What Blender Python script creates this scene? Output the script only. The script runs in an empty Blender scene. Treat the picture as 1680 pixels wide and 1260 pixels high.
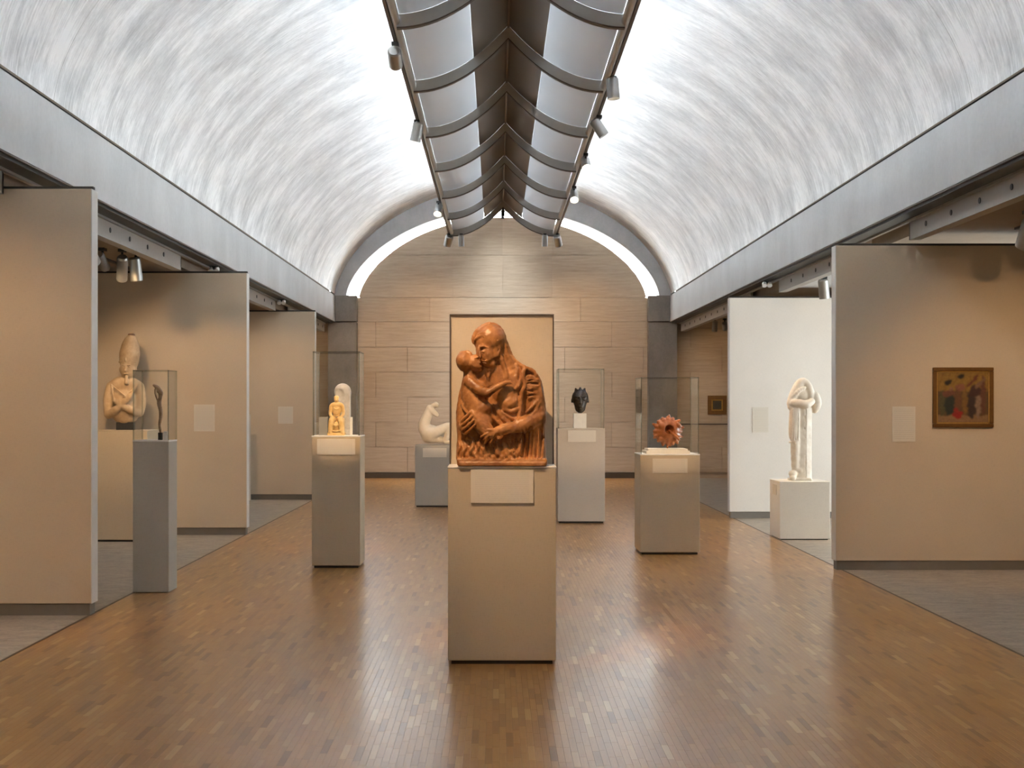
import bpy, bmesh, math, random
import numpy as np
from mathutils import Vector, Matrix
random.seed(7)
S = bpy.context.scene
COL = S.collection

# ---------------------------------------------------------------- camera, world, daylight, exposure
cam_d = bpy.data.cameras.new('camera'); cam = bpy.data.objects.new('camera', cam_d); COL.objects.link(cam)
cam.location = (0, 0, 1.5); cam.rotation_euler = (math.pi/2, 0, 0)
cam_d.sensor_width = 36; cam_d.lens = 2270/1680*36
cam_d.shift_x = 25/1680; cam_d.shift_y = 35/1680
cam_d.clip_end = 200
S.camera = cam
S.view_settings.view_transform = 'Standard'; S.view_settings.look = 'None'
S.view_settings.gamma = 1; S.view_settings.use_curve_mapping = False
S.view_settings.exposure = 0.0
S.cycles.max_bounces = 8; S.cycles.diffuse_bounces = 5; S.cycles.glossy_bounces = 4
S.cycles.transparent_max_bounces = 24; S.cycles.transmission_bounces = 4
S.cycles.sample_clamp_indirect = 40.0; S.cycles.caustics_reflective = False; S.cycles.caustics_refractive = False
wd = bpy.data.worlds.new('sky'); S.world = wd; wd.use_nodes = True
wd.node_tree.nodes['Background'].inputs[0].default_value = (0.9, 0.96, 1, 1)
wd.node_tree.nodes['Background'].inputs[1].default_value = 24.0
XC = 0.12          # the gallery's centre line
Y0, Y1 = -3.0, 28.5  # end walls
def area(name, loc, sx, sy, power, colour, rot):
    l = bpy.data.lights.new(name, 'AREA'); l.shape = 'RECTANGLE'; l.size = sx; l.size_y = sy
    l.energy = power; l.color = colour
    o = bpy.data.objects.new(name, l); COL.objects.link(o); o.location = loc; o.rotation_euler = rot
    return o
# daylight entering by the long slot in the crown of the vault (faces down)
sky_l = area('skylight_daylight', (XC, (Y0+27.9)/2, 5.97), 0.70, 30.9, 2130, (0.865, 0.945, 1.0), (0, 0, 0))
sky_l.data.spread = math.radians(74)     # the deep slot only lets steep light in
# the sky itself comes in by the lunette window and by the courtyard window of the right-hand bay; portals only guide the sampling
for nm, loc, sx_, sy_, rot in (('lunette_portal', (XC, 28.75, 4.65), 6.6, 2.0, (-math.pi/2, 0, 0)), ('courtyard_portal', (8.3, 15.2, 1.55), 2.9, 4.2, (0, math.pi/2, 0))):
    p_ = area(nm, loc, sx_, sy_, 1, (1, 1, 1), rot); p_.data.cycles.is_portal = True

# ---------------------------------------------------------------- helpers
def link(o, parent=None):
    COL.objects.link(o)
    if parent is not None: o.parent = parent
    return o
def tag(o, label=None, cat=None, group=None, kind=None):
    if label: o['label'] = label
    if cat: o['category'] = cat
    if group: o['group'] = group
    if kind: o['kind'] = kind
    return o
def empty(name, loc, label=None, cat=None, group=None, kind=None, rz=0):
    o = bpy.data.objects.new(name, None); COL.objects.link(o); o.location = loc; o.rotation_euler = (0, 0, rz)
    o.empty_display_size = .1
    return tag(o, label, cat, group, kind)
class MB:
    def __init__(s): s.v = []; s.f = []; s.sm = []
    def add(s, vs, fs, smooth=False):
        n = len(s.v); s.v += [tuple(v) for v in vs]; s.f += [tuple(i+n for i in f) for f in fs]; s.sm += [smooth]*len(fs); return s
    def box(s, x0, x1, y0, y1, z0, z1):
        return s.add([(x0,y0,z0),(x1,y0,z0),(x1,y1,z0),(x0,y1,z0),(x0,y0,z1),(x1,y0,z1),(x1,y1,z1),(x0,y1,z1)],
                     [(0,3,2,1),(4,5,6,7),(0,1,5,4),(1,2,6,5),(2,3,7,6),(3,0,4,7)])
    def cyl(s, a, b, r0, r1=None, n=16, caps=True, smooth=True):
        a = Vector(a); b = Vector(b); r1 = r0 if r1 is None else r1
        d = (b-a).normalized(); u = d.orthogonal().normalized(); w = d.cross(u)
        vs = []
        for (c, r) in ((a, r0), (b, r1)):
            for k in range(n):
                t = 2*math.pi*k/n; vs.append(c + (u*math.cos(t)+w*math.sin(t))*r)
        s.add(vs, [(k, (k+1) % n, n+(k+1) % n, n+k) for k in range(n)], smooth)
        if caps: s.add(vs[:n], [tuple(reversed(range(n)))]); s.add(vs[n:], [tuple(range(n))])
        return s
    def prism(s, pts, y0, y1):
        """pts: (x, z) outline counter-clockwise seen from the front; extruded along Y"""
        n = len(pts)
        s.add([(x, y0, z) for x, z in pts]+[(x, y1, z) for x, z in pts],
              [tuple(range(n)), tuple(reversed(range(n, 2*n)))]+[(k, n+k, n+(k+1) % n, (k+1) % n) for k in range(n)])
        return s
    def build(s, name, m, parent=None, loc=None, bevel=0):
        me = bpy.data.meshes.new(name); me.from_pydata(s.v, [], s.f); me.validate(); me.update()
        if any(s.sm): me.polygons.foreach_set('use_smooth', s.sm[:len(me.polygons)])
        me.materials.append(m)
        if bevel:
            bm = bmesh.new(); bm.from_mesh(me)
            bmesh.ops.remove_doubles(bm, verts=bm.verts, dist=1e-5)
            bmesh.ops.bevel(bm, geom=[e for e in bm.edges if e.calc_face_angle(0) > .5], offset=bevel, segments=2, affect='EDGES', profile=.5)
            bm.to_mesh(me); bm.free()
        o = bpy.data.objects.new(name, me); link(o, parent)
        if loc: o.location = loc
        return o
def box(name, m, b, parent=None, bevel=0): return MB().box(*b).build(name, m, parent, bevel=bevel)

# ---------------------------------------------------------------- materials
class NT:
    def __init__(s, name):
        s.m = bpy.data.materials.new(name); s.m.use_nodes = True; s.t = s.m.node_tree; s.b = s.t.nodes['Principled BSDF']
        s.out = s.t.nodes['Material Output']
    def n(s, typ, ins=None, **kw):
        x = s.t.nodes.new(typ)
        for k, v in kw.items(): setattr(x, k, v)
        for k, v in (ins or {}).items():
            if hasattr(v, 'is_output') or isinstance(v, bpy.types.NodeSocket): s.t.links.new(v, x.inputs[k])
            else: x.inputs[k].default_value = v
        return x
    def l(s, a, b): s.t.links.new(a, b)
    def coords(s, scale=(1, 1, 1), kind='Object'):
        tc = s.n('ShaderNodeTexCoord'); mp = s.n('ShaderNodeMapping', {'Vector': tc.outputs[kind], 'Scale': scale}); return mp.outputs[0]
    def noise(s, vec, scale, detail=3, rough=.5): return s.n('ShaderNodeTexNoise', {'Vector': vec, 'Scale': scale, 'Detail': detail, 'Roughness': rough}).outputs[0]
    def ramp(s, fac, stops):
        r = s.n('ShaderNodeValToRGB', {'Fac': fac}); e = r.color_ramp.elements
        while len(e) < len(stops): e.new(.5)
        for x, (p, c) in zip(e, stops): x.position = p; x.color = (*c, 1) if len(c) == 3 else c
        return r.outputs[0]
    def mix(s, f, a, b, mode='MIX'):
        x = s.n('ShaderNodeMix', data_type='RGBA', blend_type=mode)
        for i, v in ((0, f), (6, a), (7, b)):
            if isinstance(v, bpy.types.NodeSocket): s.l(v, x.inputs[i])
            else: x.inputs[i].default_value = v if i == 0 else ((*v, 1) if len(v) == 3 else v)
        return x.outputs[2]
    def bump(s, h, strength=.2, dist=.01):
        b = s.n('ShaderNodeBump', {'Height': h, 'Strength': strength, 'Distance': dist}); s.l(b.outputs[0], s.b.inputs['Normal'])
    def base(s, c):
        if isinstance(c, bpy.types.NodeSocket): s.l(c, s.b.inputs['Base Color'])
        else: s.b.inputs['Base Color'].default_value = (*c, 1)
        return s
    def set(s, rough=.6, metal=0, spec=None):
        s.b.inputs['Roughness'].default_value = rough; s.b.inputs['Metallic'].default_value = metal
        if spec is not None: s.b.inputs['Specular IOR Level'].default_value = spec
        return s
def simple(name, c, rough=.6, metal=0, spec=None, var=.08, sc=20, bump=0):
    t = NT(name); v = t.coords(); n = t.noise(v, sc)
    t.base(t.mix(n, tuple(x*(1-var) for x in c), tuple(min(1, x*(1+var)) for x in c))).set(rough, metal, spec)
    if bump: t.bump(n, bump, .004)
    return t.m
def fabric(name, c):
    t = NT(name); v = t.coords()
    a = t.noise(t.coords((260, 260, 30)), 1, 2); b = t.noise(t.coords((30, 30, 260)), 1, 2); big = t.noise(v, 1.3, 3)
    w = t.n('ShaderNodeMath', {0: a, 1: b}, operation='ADD').outputs[0]
    c1 = t.mix(w, tuple(x*.84 for x in c), tuple(x*1.1 for x in c)); 
    c2 = t.mix(t.ramp(big, [(.3, (0,)*3), (.7, (1,)*3)]), (.95, .95, .95), (1.03, 1.03, 1.03))
    t.base(t.mix(1.0, c1, c2, 'MULTIPLY')).set(.92, 0, .15); t.bump(w, .12, .002)
    return t.m
def emit(name, c, st):
    t = NT(name); t.set(.5); t.b.inputs['Emission Color'].default_value = (*c, 1); t.b.inputs['Emission Strength'].default_value = st; return t.m
def glass(name, refl=.07, tint=(.99, .995, .992)):
    t = NT(name)
    tr = t.n('ShaderNodeBsdfTransparent', {'Color': (*tint, 1)}); gl = t.n('ShaderNodeBsdfGlossy', {'Roughness': .01})
    fr = t.n('ShaderNodeLayerWeight', {'Blend': refl})
    mx = t.n('ShaderNodeMixShader', {0: fr.outputs['Fresnel'], 1: tr.outputs[0], 2: gl.outputs[0]}); t.l(mx.outputs[0], t.out.inputs[0])
    h_ = t.n('ShaderNodeMath', {0: fr.outputs['Fresnel'], 1: .55}, operation='MULTIPLY').outputs[0]; t.l(h_, mx.inputs[0])
    return t.m
M = {}
def concrete(name, lo, hi):
    """form-board streaks that run round the curve (UV x = arc length), broken up by cloudy patches"""
    t = NT(name)
    w = t.n('ShaderNodeTexNoise', {'Vector': t.coords((.35, .5, 1), 'UV'), 'Scale': 1.0, 'Detail': 2.0})
    uv = t.coords((1, 1, 1), 'UV'); wv = t.n('ShaderNodeVectorMath', {0: w.outputs['Color'], 1: (.0, .5, 0)}, operation='MULTIPLY').outputs[0]
    uv = t.n('ShaderNodeVectorMath', {0: uv, 1: wv}, operation='ADD').outputs[0]
    def nz(sc, det, r=.6):
        mp = t.n('ShaderNodeMapping', {'Vector': uv, 'Scale': sc}); return t.noise(mp.outputs[0], 1, det, r)
    s1 = nz((1.9, 4.2, 1), 5, .65); s2 = nz((1.5, 34, 1), 4, .62); bl = nz((1.0, 1.5, 1), 9, .74); fn = nz((9, 55, 1), 5, .7); gate = nz((.7, .8, 1), 2)
    g = t.ramp(gate, [(.36, (.35,)*3), (.60, (1,)*3)])
    def ma(a_, k_, c_): return t.n('ShaderNodeMath', {0: a_, 1: k_, 2: c_}, operation='MULTIPLY_ADD').outputs[0]
    st = t.n('ShaderNodeMath', {0: ma(s2, 1.0, -.5), 1: g}, operation='MULTIPLY').outputs[0]
    d = ma(st, .48, ma(s1, .30, ma(fn, .30, ma(bl, 1.12, 0.0))))
    arc = t.ramp(nz((.22, 19, 1), 2, .5), [(.60, (0,)*3), (.635, (1,)*3), (.66, (0,)*3)])
    arc = t.n('ShaderNodeMath', {0: arc, 1: g}, operation='MULTIPLY').outputs[0]
    d = ma(arc, .13, d)
    col = t.ramp(d, [(.64, lo), (.83, tuple((x*.5+y*.5) for x, y in zip(lo, hi))), (1.0, hi)])
    t.base(col).set(.5, 0, .35); t.bump(d, .3, .012)
    return t.m
M['vault'] = concrete('vault_concrete', (.47, .475, .48), (.98, .985, .985))
def concrete_plain(name, lo, hi, sc=2.2):
    t = NT(name); n = t.noise(t.coords((1, 1, .55)), sc, 6, .65); n2 = t.noise(t.coords((1, 1, 1)), 26, 3)
    f = t.n('ShaderNodeMath', {0: n2, 1: .25, 2: n}, operation='MULTIPLY_ADD').outputs[0]
    t.base(t.ramp(f, [(.4, lo), (.85, hi)])).set(.75, 0, .25); t.bump(f, .2, .006); return t.m
M['beam'] = concrete_plain('beam_concrete', (.50, .505, .505), (.63, .635, .635), 1.2)
M['column'] = concrete_plain('column_concrete', (.18, .16, .14), (.29, .265, .235))
M['arch'] = concrete_plain('arch_concrete', (.38, .38, .38), (.52, .515, .51))
M['soffit'] = concrete_plain('soffit_concrete', (.27, .22, .17), (.36, .30, .24), 1.0)
M['cover_and_daylit_soffit'] = concrete_plain('pale_cover_and_daylit_soffit', (.6, .6, .6), (.72, .72, .71), 1.0)  # bay soffit with daylight put into its colour; also the skylight cover
def travertine(name, lo, hi, rough=.65):
    t = NT(name); v = t.coords((.8, .8, 12), 'Generated'); 
    v = t.coords((1.3, 1.3, 16)); n = t.noise(v, 1.6, 6, .65); n2 = t.noise(t.coords((7, 7, 45)), 1, 3)
    oi = t.n('ShaderNodeObjectInfo'); 
    f = t.n('ShaderNodeMath', {0: n2, 1: .3, 2: n}, operation='MULTIPLY_ADD').outputs[0]
    c = t.ramp(f, [(.38, lo), (.62, tuple((a+b)/2 for a, b in zip(lo, hi))), (.86, hi)])
    k = t.n('ShaderNodeMapRange', {0: oi.outputs['Random'], 3: .93, 4: 1.05}).outputs[0]
    cc = t.n('ShaderNodeCombineXYZ', {0: k, 1: k, 2: k}).outputs[0]
    t.base(t.mix(1.0, c, cc, 'MULTIPLY')).set(rough, 0, .3); t.bump(f, .25, .006); return t.m
M['travertine'] = travertine('travertine_wall', (.43, .33, .235), (.56, .455, .34))
def travfloor():
    t = NT('travertine_floor'); n = t.noise(t.coords((5, 9, 1)), 1, 6, .72); n2 = t.noise(t.coords((34, 50, 1)), 1, 3)
    f = t.n('ShaderNodeMath', {0: n2, 1: .5, 2: n}, operation='MULTIPLY_ADD').outputs[0]
    t.base(t.ramp(f, [(.5, (.23, .18, .135)), (.92, (.48, .40, .31))])).set(.42, 0, .4); t.bump(f, .15, .003); return t.m
M['travertine_floor'] = travfloor()
def wood():
    t = NT('oak_parquet')
    at = t.n('ShaderNodeAttribute', attribute_name='tone', attribute_type='GEOMETRY').outputs['Fac']
    tc = t.n('ShaderNodeTexCoord'); geo = t.n('ShaderNodeNewGeometry')
    mp = t.n('ShaderNodeMapping', {'Vector': geo.outputs['Position'], 'Scale': (90, 5, 1)})
    off = t.n('ShaderNodeCombineXYZ', {1: at, 2: at}).outputs[0]; sc = t.n('ShaderNodeVectorMath', {0: off, 1: (0, 90, 47)}, operation='MULTIPLY').outputs[0]
    ad = t.n('ShaderNodeVectorMath', {0: mp.outputs[0], 1: sc}, operation='ADD').outputs[0]
    g = t.noise(ad, 1, 4, .6)
    c = t.ramp(at, [(0, (.24, .095, .022)), (.2, (.33, .142, .036)), (.6, (.395, .180, .048)), (.86, (.43, .208, .064)), (.95, (.48, .255, .09)), (1, (.56, .33, .14))])
    c2 = t.mix(g, (.82, .80, .78), (1.16, 1.16, 1.14)); t.base(t.mix(1.0, c, c2, 'MULTIPLY')).set(.27, 0, .5)
    t.set(.30, 0, .5)
    t.b.inputs['Coat Weight'].default_value = .25; t.b.inputs['Coat Roughness'].default_value = .17
    return t.m
M['wood'] = wood()
M['wood_joint'] = simple('floor_joint', (.16, .08, .036), .6)
M['brown_trim'] = simple('brown_floor_strip', (.10, .06, .035), .5)
M['linen'] = fabric('linen_panel', (.60, .49, .36))
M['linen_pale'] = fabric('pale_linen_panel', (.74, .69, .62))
M['ped'] = fabric('taupe_pedestal_fabric', (.54, .445, .32))
M['ped_pale'] = fabric('pale_pedestal_fabric', (.54, .465, .38))
M['ped_grey'] = fabric('grey_pedestal_fabric', (.43, .395, .34))
M['ped_white'] = fabric('white_pedestal_fabric', (.72, .69, .63))
M['back'] = fabric('backing_linen', (.62, .52, .385))
M['toe'] = simple('dark_toe_recess', (.05, .042, .035), .7)
M['base'] = simple('grey_baseboard', (.20, .175, .145), .6)
M['dark_base'] = simple('bronze_baseboard', (.075, .055, .04), .5)
M['alu'] = simple('anodized_aluminium', (.50, .50, .485), .38, .85, var=.05)
M['alu_flat'] = simple('grey_metal', (.33, .325, .31), .5, .2, var=.06)
M['web'] = simple('channel_metal', (.42, .40, .37), .55, .1, var=.06)
M['rib'] = simple('reflector_rib_metal', (.52, .51, .48), .5, .25, var=.06)
M['rib_edge'] = simple('reflector_rib_edge', (.13, .10, .08), .5, .3)
M['wing_dark'] = simple('solid_reflector_metal', (.20, .175, .155), .42, .4, var=.06)
M['skin'] = simple('polished_upper_skin', (.88, .89, .90), .4, 0, var=.02)
M['edge'] = simple('painted_edge_daylight', (.74, .72, .69), .5, var=.03)  # paler than the linen: daylight on the panel edge put into the colour
M['brown_stone'] = simple('brown_stained_stone', (.15, .075, .035), .6)
M['black'] = simple('black_metal', (.035, .035, .035), .45, .3)
M['darkgrey'] = simple('dark_track', (.035, .04, .04), .5, .1)
M['lens'] = emit('lit_lamp_lens', (1, .84, .6), 9)
M['card'] = simple('cream_label_card', (.72, .66, .56), .7)
M['white'] = simple('white_lacquer', (.82, .80, .76), .45)
M['glass'] = glass('case_glass')
M['glass_edge'] = glass('case_glass_edge', .35, (.80, .83, .81))
M['slit_glass'] = glass('window_glass', .1, (.99, 1, 1))
M['dimmed_glass'] = glass('dimmed_window_glass', .1, (.64, .65, .65))  # out of view; tint added only to weaken the daylight coming in
def wing():
    t = NT('perforated_reflector'); n = t.noise(t.coords((1, 1, 1)), 1.5, 3); fine = t.n('ShaderNodeTexVoronoi', {'Vector': t.coords((1, 1, 1)), 'Scale': 220.0}).outputs[0]
    df = t.n('ShaderNodeBsdfDiffuse'); t.l(t.mix(n, (.66, .67, .68), (.74, .75, .76)), df.inputs[0])
    tl = t.n('ShaderNodeBsdfTranslucent', {'Color': (.80, .83, .86, 1)})
    gl = t.n('ShaderNodeBsdfGlossy', {'Color': (.75, .76, .78, 1), 'Roughness': .35})
    m1 = t.n('ShaderNodeMixShader', {0: .25, 1: df.outputs[0], 2: tl.outputs[0]}); m2 = t.n('ShaderNodeMixShader', {0: .18, 1: m1.outputs[0], 2: gl.outputs[0]})
    t.l(m2.outputs[0], t.out.inputs[0]); return t.m
M['wing'] = wing()
def card_text():
    """illegible printed lines: flat print on the card"""
    t = NT('printed_card'); tc = t.n('ShaderNodeTexCoord'); sx = t.n('ShaderNodeSeparateXYZ', {0: tc.outputs['UV']})
    w = t.n('ShaderNodeMath', {0: sx.outputs[1], 1: 90.0}, operation='MULTIPLY').outputs[0]; w = t.n('ShaderNodeMath', {0: w}, operation='SINE').outputs[0]
    r = t.noise(t.coords((26, 14, 1), 'UV'), 1, 2); mlt = t.n('ShaderNodeMath', {0: w, 1: r}, operation='MULTIPLY').outputs[0]
    t.base(t.ramp(mlt, [(.22, (.72, .66, .56)), (.55, (.62, .56, .47))])).set(.7); return t.m
M['print'] = card_text()
# ---------------------------------------------------------------- floor
HW = 3.02; HV = 3.42; ZS = 3.74; ZB = 3.21
PW, PL = .0310, .25
floor = MB().box(XC-HW, XC+HW, Y0, Y1+.1, -.06, -.012).build('floor', M['wood_joint'])
tag(floor, 'glossy oak parquet floor of small strips running down the gallery', kind='structure')
rng = np.random.RandomState(3)
ncol = int(round(2*HW/PW)); pw = 2*HW/ncol
planks = []
for c in range(ncol):
    y = Y0 - rng.rand()*PL; x0 = XC-HW+c*pw
    while y < Y1-.02:
        y2 = y+PL; planks.append((x0, max(y, Y0), min(y2, Y1), rng.rand() if rng.rand() > .5 else .35+.35*rng.rand())); y = y2
def plank_geo(w, l, g=.0002, ch=.0004):
    v = [(g,g,-.012),(w-g,g,-.012),(w-g,l-g,-.012),(g,l-g,-.012),(g,g,-ch),(w-g,g,-ch),(w-g,l-g,-ch),(g,l-g,-ch),
         (g+ch,g+ch,0),(w-g-ch,g+ch,0),(w-g-ch,l-g-ch,0),(g+ch,l-g-ch,0)]
    f = [(0,1,5,4),(1,2,6,5),(2,3,7,6),(3,0,4,7),(4,5,9,8),(5,6,10,9),(6,7,11,10),(7,4,8,11),(8,9,10,11)]
    return v, f
def inview(p):
    x0, y0, y1, _ = p; ym = (y0+y1)/2
    if ym < 5.72 or y1-y0 < PL*.9: return False
    px = 815+2270*(x0+pw/2)/ym; return 0 < px < 1680
order = sorted([i for i, p in enumerate(planks) if inview(p)], key=lambda i: planks[i][1])[:300]
near = set(order)
tonemesh = []
for k in range(14):
    v, f = plank_geo(pw, PL); me = bpy.data.meshes.new('plank'); me.from_pydata(v, [], f)
    a = me.attributes.new('tone', 'FLOAT', 'FACE'); a.data.foreach_set('value', [(k+.5)/14]*len(f)); me.materials.append(M['wood']); tonemesh.append(me)
for i in order:
    x0, y0, y1, t = planks[i]
    o = bpy.data.objects.new('plank', tonemesh[min(13, int(t*14))]); o.location = (x0, y0, 0); link(o, floor)
V = []; F = []; T = []
for i, (x0, y0, y1, t) in enumerate(planks):
    if i in near: continue
    v, f = plank_geo(pw, y1-y0); n = len(V)
    V += [(a+x0, b+y0, c) for a, b, c in v]; F += [tuple(j+n for j in q) for q in f]; T += [t]*len(f)
me = bpy.data.meshes.new('parquet_strips'); me.from_pydata(V, [], F); a = me.attributes.new('tone', 'FLOAT', 'FACE'); a.data.foreach_set('value', T)
me.materials.append(M['wood']); o = link(bpy.data.objects.new('parquet_strips', me), floor); o['kind'] = 'stuff'
XL, XR = -8.0, 8.0
for nm, a, b in (('floor_left', XL, XC-HW-.02), ('floor_right', XC+HW+.02, XR)):
    tag(box(nm, M['travertine_floor'], (a, b, Y0, Y1+.1, -.06, 0)), 'grey travertine floor of the %s side bays' % nm[6:], kind='structure')
for k, a in enumerate((XC-HW-.02, XC+HW)):
    tag(box('trim_%d' % (k+1), M['brown_trim'], (a, a+.02, Y0, Y1+.1, -.06, .001)), 'thin brown strip between parquet and travertine on the %s' % ('left', 'right')[k], kind='structure')

# ---------------------------------------------------------------- vault (cycloid shell with a slot in its crown)
def cyc(hw, rise, n=40, cut=0.0, z0=ZS+.03):
    """points (dx, z, arclength) from the spring up to the crown, right half"""
    pts = []
    for i in range(n+1):
        ph = math.pi*(1-i/n)             # pi at the spring, 0 at the crown
        x = (ph+math.sin(ph))/math.pi*hw; z = z0+rise*(1+math.cos(ph))/2
        if x < cut: break
        pts.append((x, z))
    return pts
RISE = 2*HV/math.pi
def vault_half(sgn, name, label):
    pts = cyc(HV, RISE, 64, .37); arc = [0]
    for a, b in zip(pts, pts[1:]): arc.append(arc[-1]+math.hypot(a[0]-b[0], a[1]-b[1]))
    th = .12; bm = bmesh.new(); uv = bm.loops.layers.uv.new('UVMap')
    ys = [Y0, 2.6, 10.32, 10.335, 18.0, 18.012, 25.7, 25.712, 28.35]; ys = [Y0, 2.6, 10.32, 18.0, 25.7, 28.35]
    ny = len(ys)
    inner = [[bm.verts.new((XC+sgn*x, y, z)) for x, z in pts] for y in ys]
    outer = [[bm.verts.new((XC+sgn*(x+th), y, z+th)) for x, z in pts] for y in ys]
    def quad(vs, uvs, sm=True):
        f = bm.faces.new(vs); f.smooth = sm
        for l, u in zip(f.loops, uvs): l[uv].uv = u
    for j in range(ny-1):
        for i in range(len(pts)-1):
            q = [inner[j][i], inner[j+1][i], inner[j+1][i+1], inner[j][i+1]]; u = [(arc[i], ys[j]), (arc[i], ys[j+1]), (arc[i+1], ys[j+1]), (arc[i+1], ys[j])]
            if sgn < 0: q.reverse(); u.reverse()
            quad(q[::-1], u[::-1])
            q = [outer[j][i], outer[j+1][i], outer[j+1][i+1], outer[j][i+1]]
            if sgn < 0: q.reverse()
            quad(q, u)
        for i in (0, len(pts)-1):
            quad([inner[j][i], inner[j+1][i], outer[j+1][i], outer[j][i]], [(0, 0)]*4, False)
    for j in (0, ny-1):
        for i in range(len(pts)-1): quad([inner[j][i], inner[j][i+1], outer[j][i+1], outer[j][i]], [(0, 0)]*4, False)
    bmesh.ops.recalc_face_normals(bm, faces=bm.faces)
    me = bpy.data.meshes.new(name); bm.to_mesh(me); bm.free(); me.materials.append(M['vault'])
    o = link(bpy.data.objects.new(name, me)); tag(o, label, kind='structure'); return o, pts
vl, pts = vault_half(-1, 'ceiling', 'left half of the streaked concrete barrel vault')
vr, _ = vault_half(1, 'ceiling.001', 'right half of the streaked concrete barrel vault')
# construction joints of the vault: thin recessed-looking shadow strips that follow the curve
for (par, sgn) in ((vl, -1), (vr, 1)):
    for yj in (10.3, 18.0):
        m = MB(); th = .004
        for a, b in zip(pts, pts[1:]):
            A = (XC+sgn*(a[0]-th*.6), a[1]-th); B = (XC+sgn*(b[0]-th*.6), b[1]-th)
            m.add([(A[0], yj, A[1]), (B[0], yj, B[1]), (B[0], yj+.006, B[1]), (A[0], yj+.006, A[1])], [(0, 1, 2, 3)])
        m.build('joint', M['alu_flat'], par)
# skylight cover above the slot
sk = MB().prism([(XC-.55, 6.03), (XC+.55, 6.03), (XC+.5, 6.15), (XC-.5, 6.15)], Y0, 28.4).build('ceiling.002', M['cover_and_daylit_soffit']); tag(sk, 'skylight cover over the slot in the crown of the vault', kind='structure')

# ---------------------------------------------------------------- beams and the metalwork below them
PANEL_L = (9.87, 16.0, 22.0); PANEL_R = (12.6, 18.4)
for sgn, side in ((-1, 'left'), (1, 'right')):
    def sx(a, b):
        p, q = XC+sgn*a, XC+sgn*b; return (min(p, q), max(p, q))
    beam = box('trim_%d' % (3 if sgn < 0 else 4), M['beam'], (*sx(HV, HV+.30), Y0, 28.49, ZB, ZS)); tag(beam, 'pale concrete edge beam along the %s side under the vault' % side, kind='structure')
    box('shadow_gap', M['toe'], (*sx(HV+.04, HV+.10), Y0, 28.2, ZS, ZS+.04), beam)
    upstand = box('upstand', M['soffit'], (*sx(HV+.14, HV+.30), Y0, 28.49, ZS, ZS+.35), beam)
    tr = empty('light_track', (XC+sgn*(HV+.1), Y0, ZB), 'long dark track and grey angle under the %s concrete beam' % side, 'track')
    def part(nm, m, a, b, y0, y1, z0, z1):
        o = box(nm, m, (*[q-tr.location[0] for q in sx(a, b)], y0-Y0, y1-Y0, z0-ZB, z1-ZB), tr); return o
    part('housing', M['darkgrey'], HV+.032, HV+.171, Y0, 28.2, ZB-.035, ZB)
    part('lip', M['rib_edge'], HV+.005, HV+.03, Y0, 28.2, ZB-.012, ZB)
    part('angle', M['alu_flat'], HV+.172, HV+.198, Y0, 28.2, ZB-.055, ZB)
    segs = [(9.95-6.5, 9.87-.05), (11.5, 15.35), (17.8, 21.9), (23.4, 28.1)] if sgn < 0 else [(2.2, 3.4), (5.0, 12.55), (15.2, 18.35), (20.4, 28.1)]
    for (a, b) in segs:
        ch = box('duct_channel', M['web'], (*[q for q in sx(HV+.20, HV+.235)], a, b, 3.01, 3.165)); ch2 = MB().box(*sx(HV+.20, HV+.30), a, b, 2.998, 3.012)
        tag(ch, None, 'duct channel')
        ch2.build('flange', M['web'], ch)
        MB().box(*sx(HV+.2, HV+.24), b-.03, b, 3.0, 3.17).build('end_cap', M['black'], ch)
        y = a+.35; n = 0
        m0 = None
        while y < b-.15:
            hole = MB().cyl((XC+sgn*(HV+.199), y, 3.085), (XC+sgn*(HV+.193), y, 3.085), .024, n=12).build('bolt', M['black'], ch); y += .67
        wh = {0: 'beside the near left panel', 1: 'between the first and second left panels', 2: 'between the second and third left panels', 3: 'beyond the third left panel'} if sgn < 0 else {0: 'nearest the camera on the right', 1: 'before the painting panel', 2: 'over the daylit bay', 3: 'beyond the white right panel'}
        ch['label'] = 'grey metal channel with bolt holes under the beam, ' + wh[segs.index((a, b))]
        ch['group'] = 'bolted metal channels under the beams'
    # bay soffit: warm concrete, with courtyard daylight painted in as a paler stretch
    if sgn < 0:
        tag(box('ceiling.003', M['soffit'], (XL, XC-HV-.31, Y0, Y1, 3.08, 3.2)), 'low tan concrete soffit over the left bays', kind='structure')
    else:
        tag(box('ceiling.004', M['soffit'], (XC+HV+.31, XR, Y0, 14.2, 3.08, 3.2)), 'low tan concrete soffit over the near right bay', kind='structure')
        tag(box('ceiling.005', M['cover_and_daylit_soffit'], (XC+HV+.31, XR, 14.2, 18.55, 3.08, 3.2)), 'low soffit painted pale with daylight over the right bay', kind='structure')
        tag(box('ceiling.006', M['soffit'], (XC+HV+.31, XR, 18.55, Y1, 3.08, 3.2)), 'low tan concrete soffit over the far right bay', kind='structure')
    box('closure', M['soffit'], (*sx(HV+.18, HV+.34), Y0, 28.49, 3.205, 3.26), beam)

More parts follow.
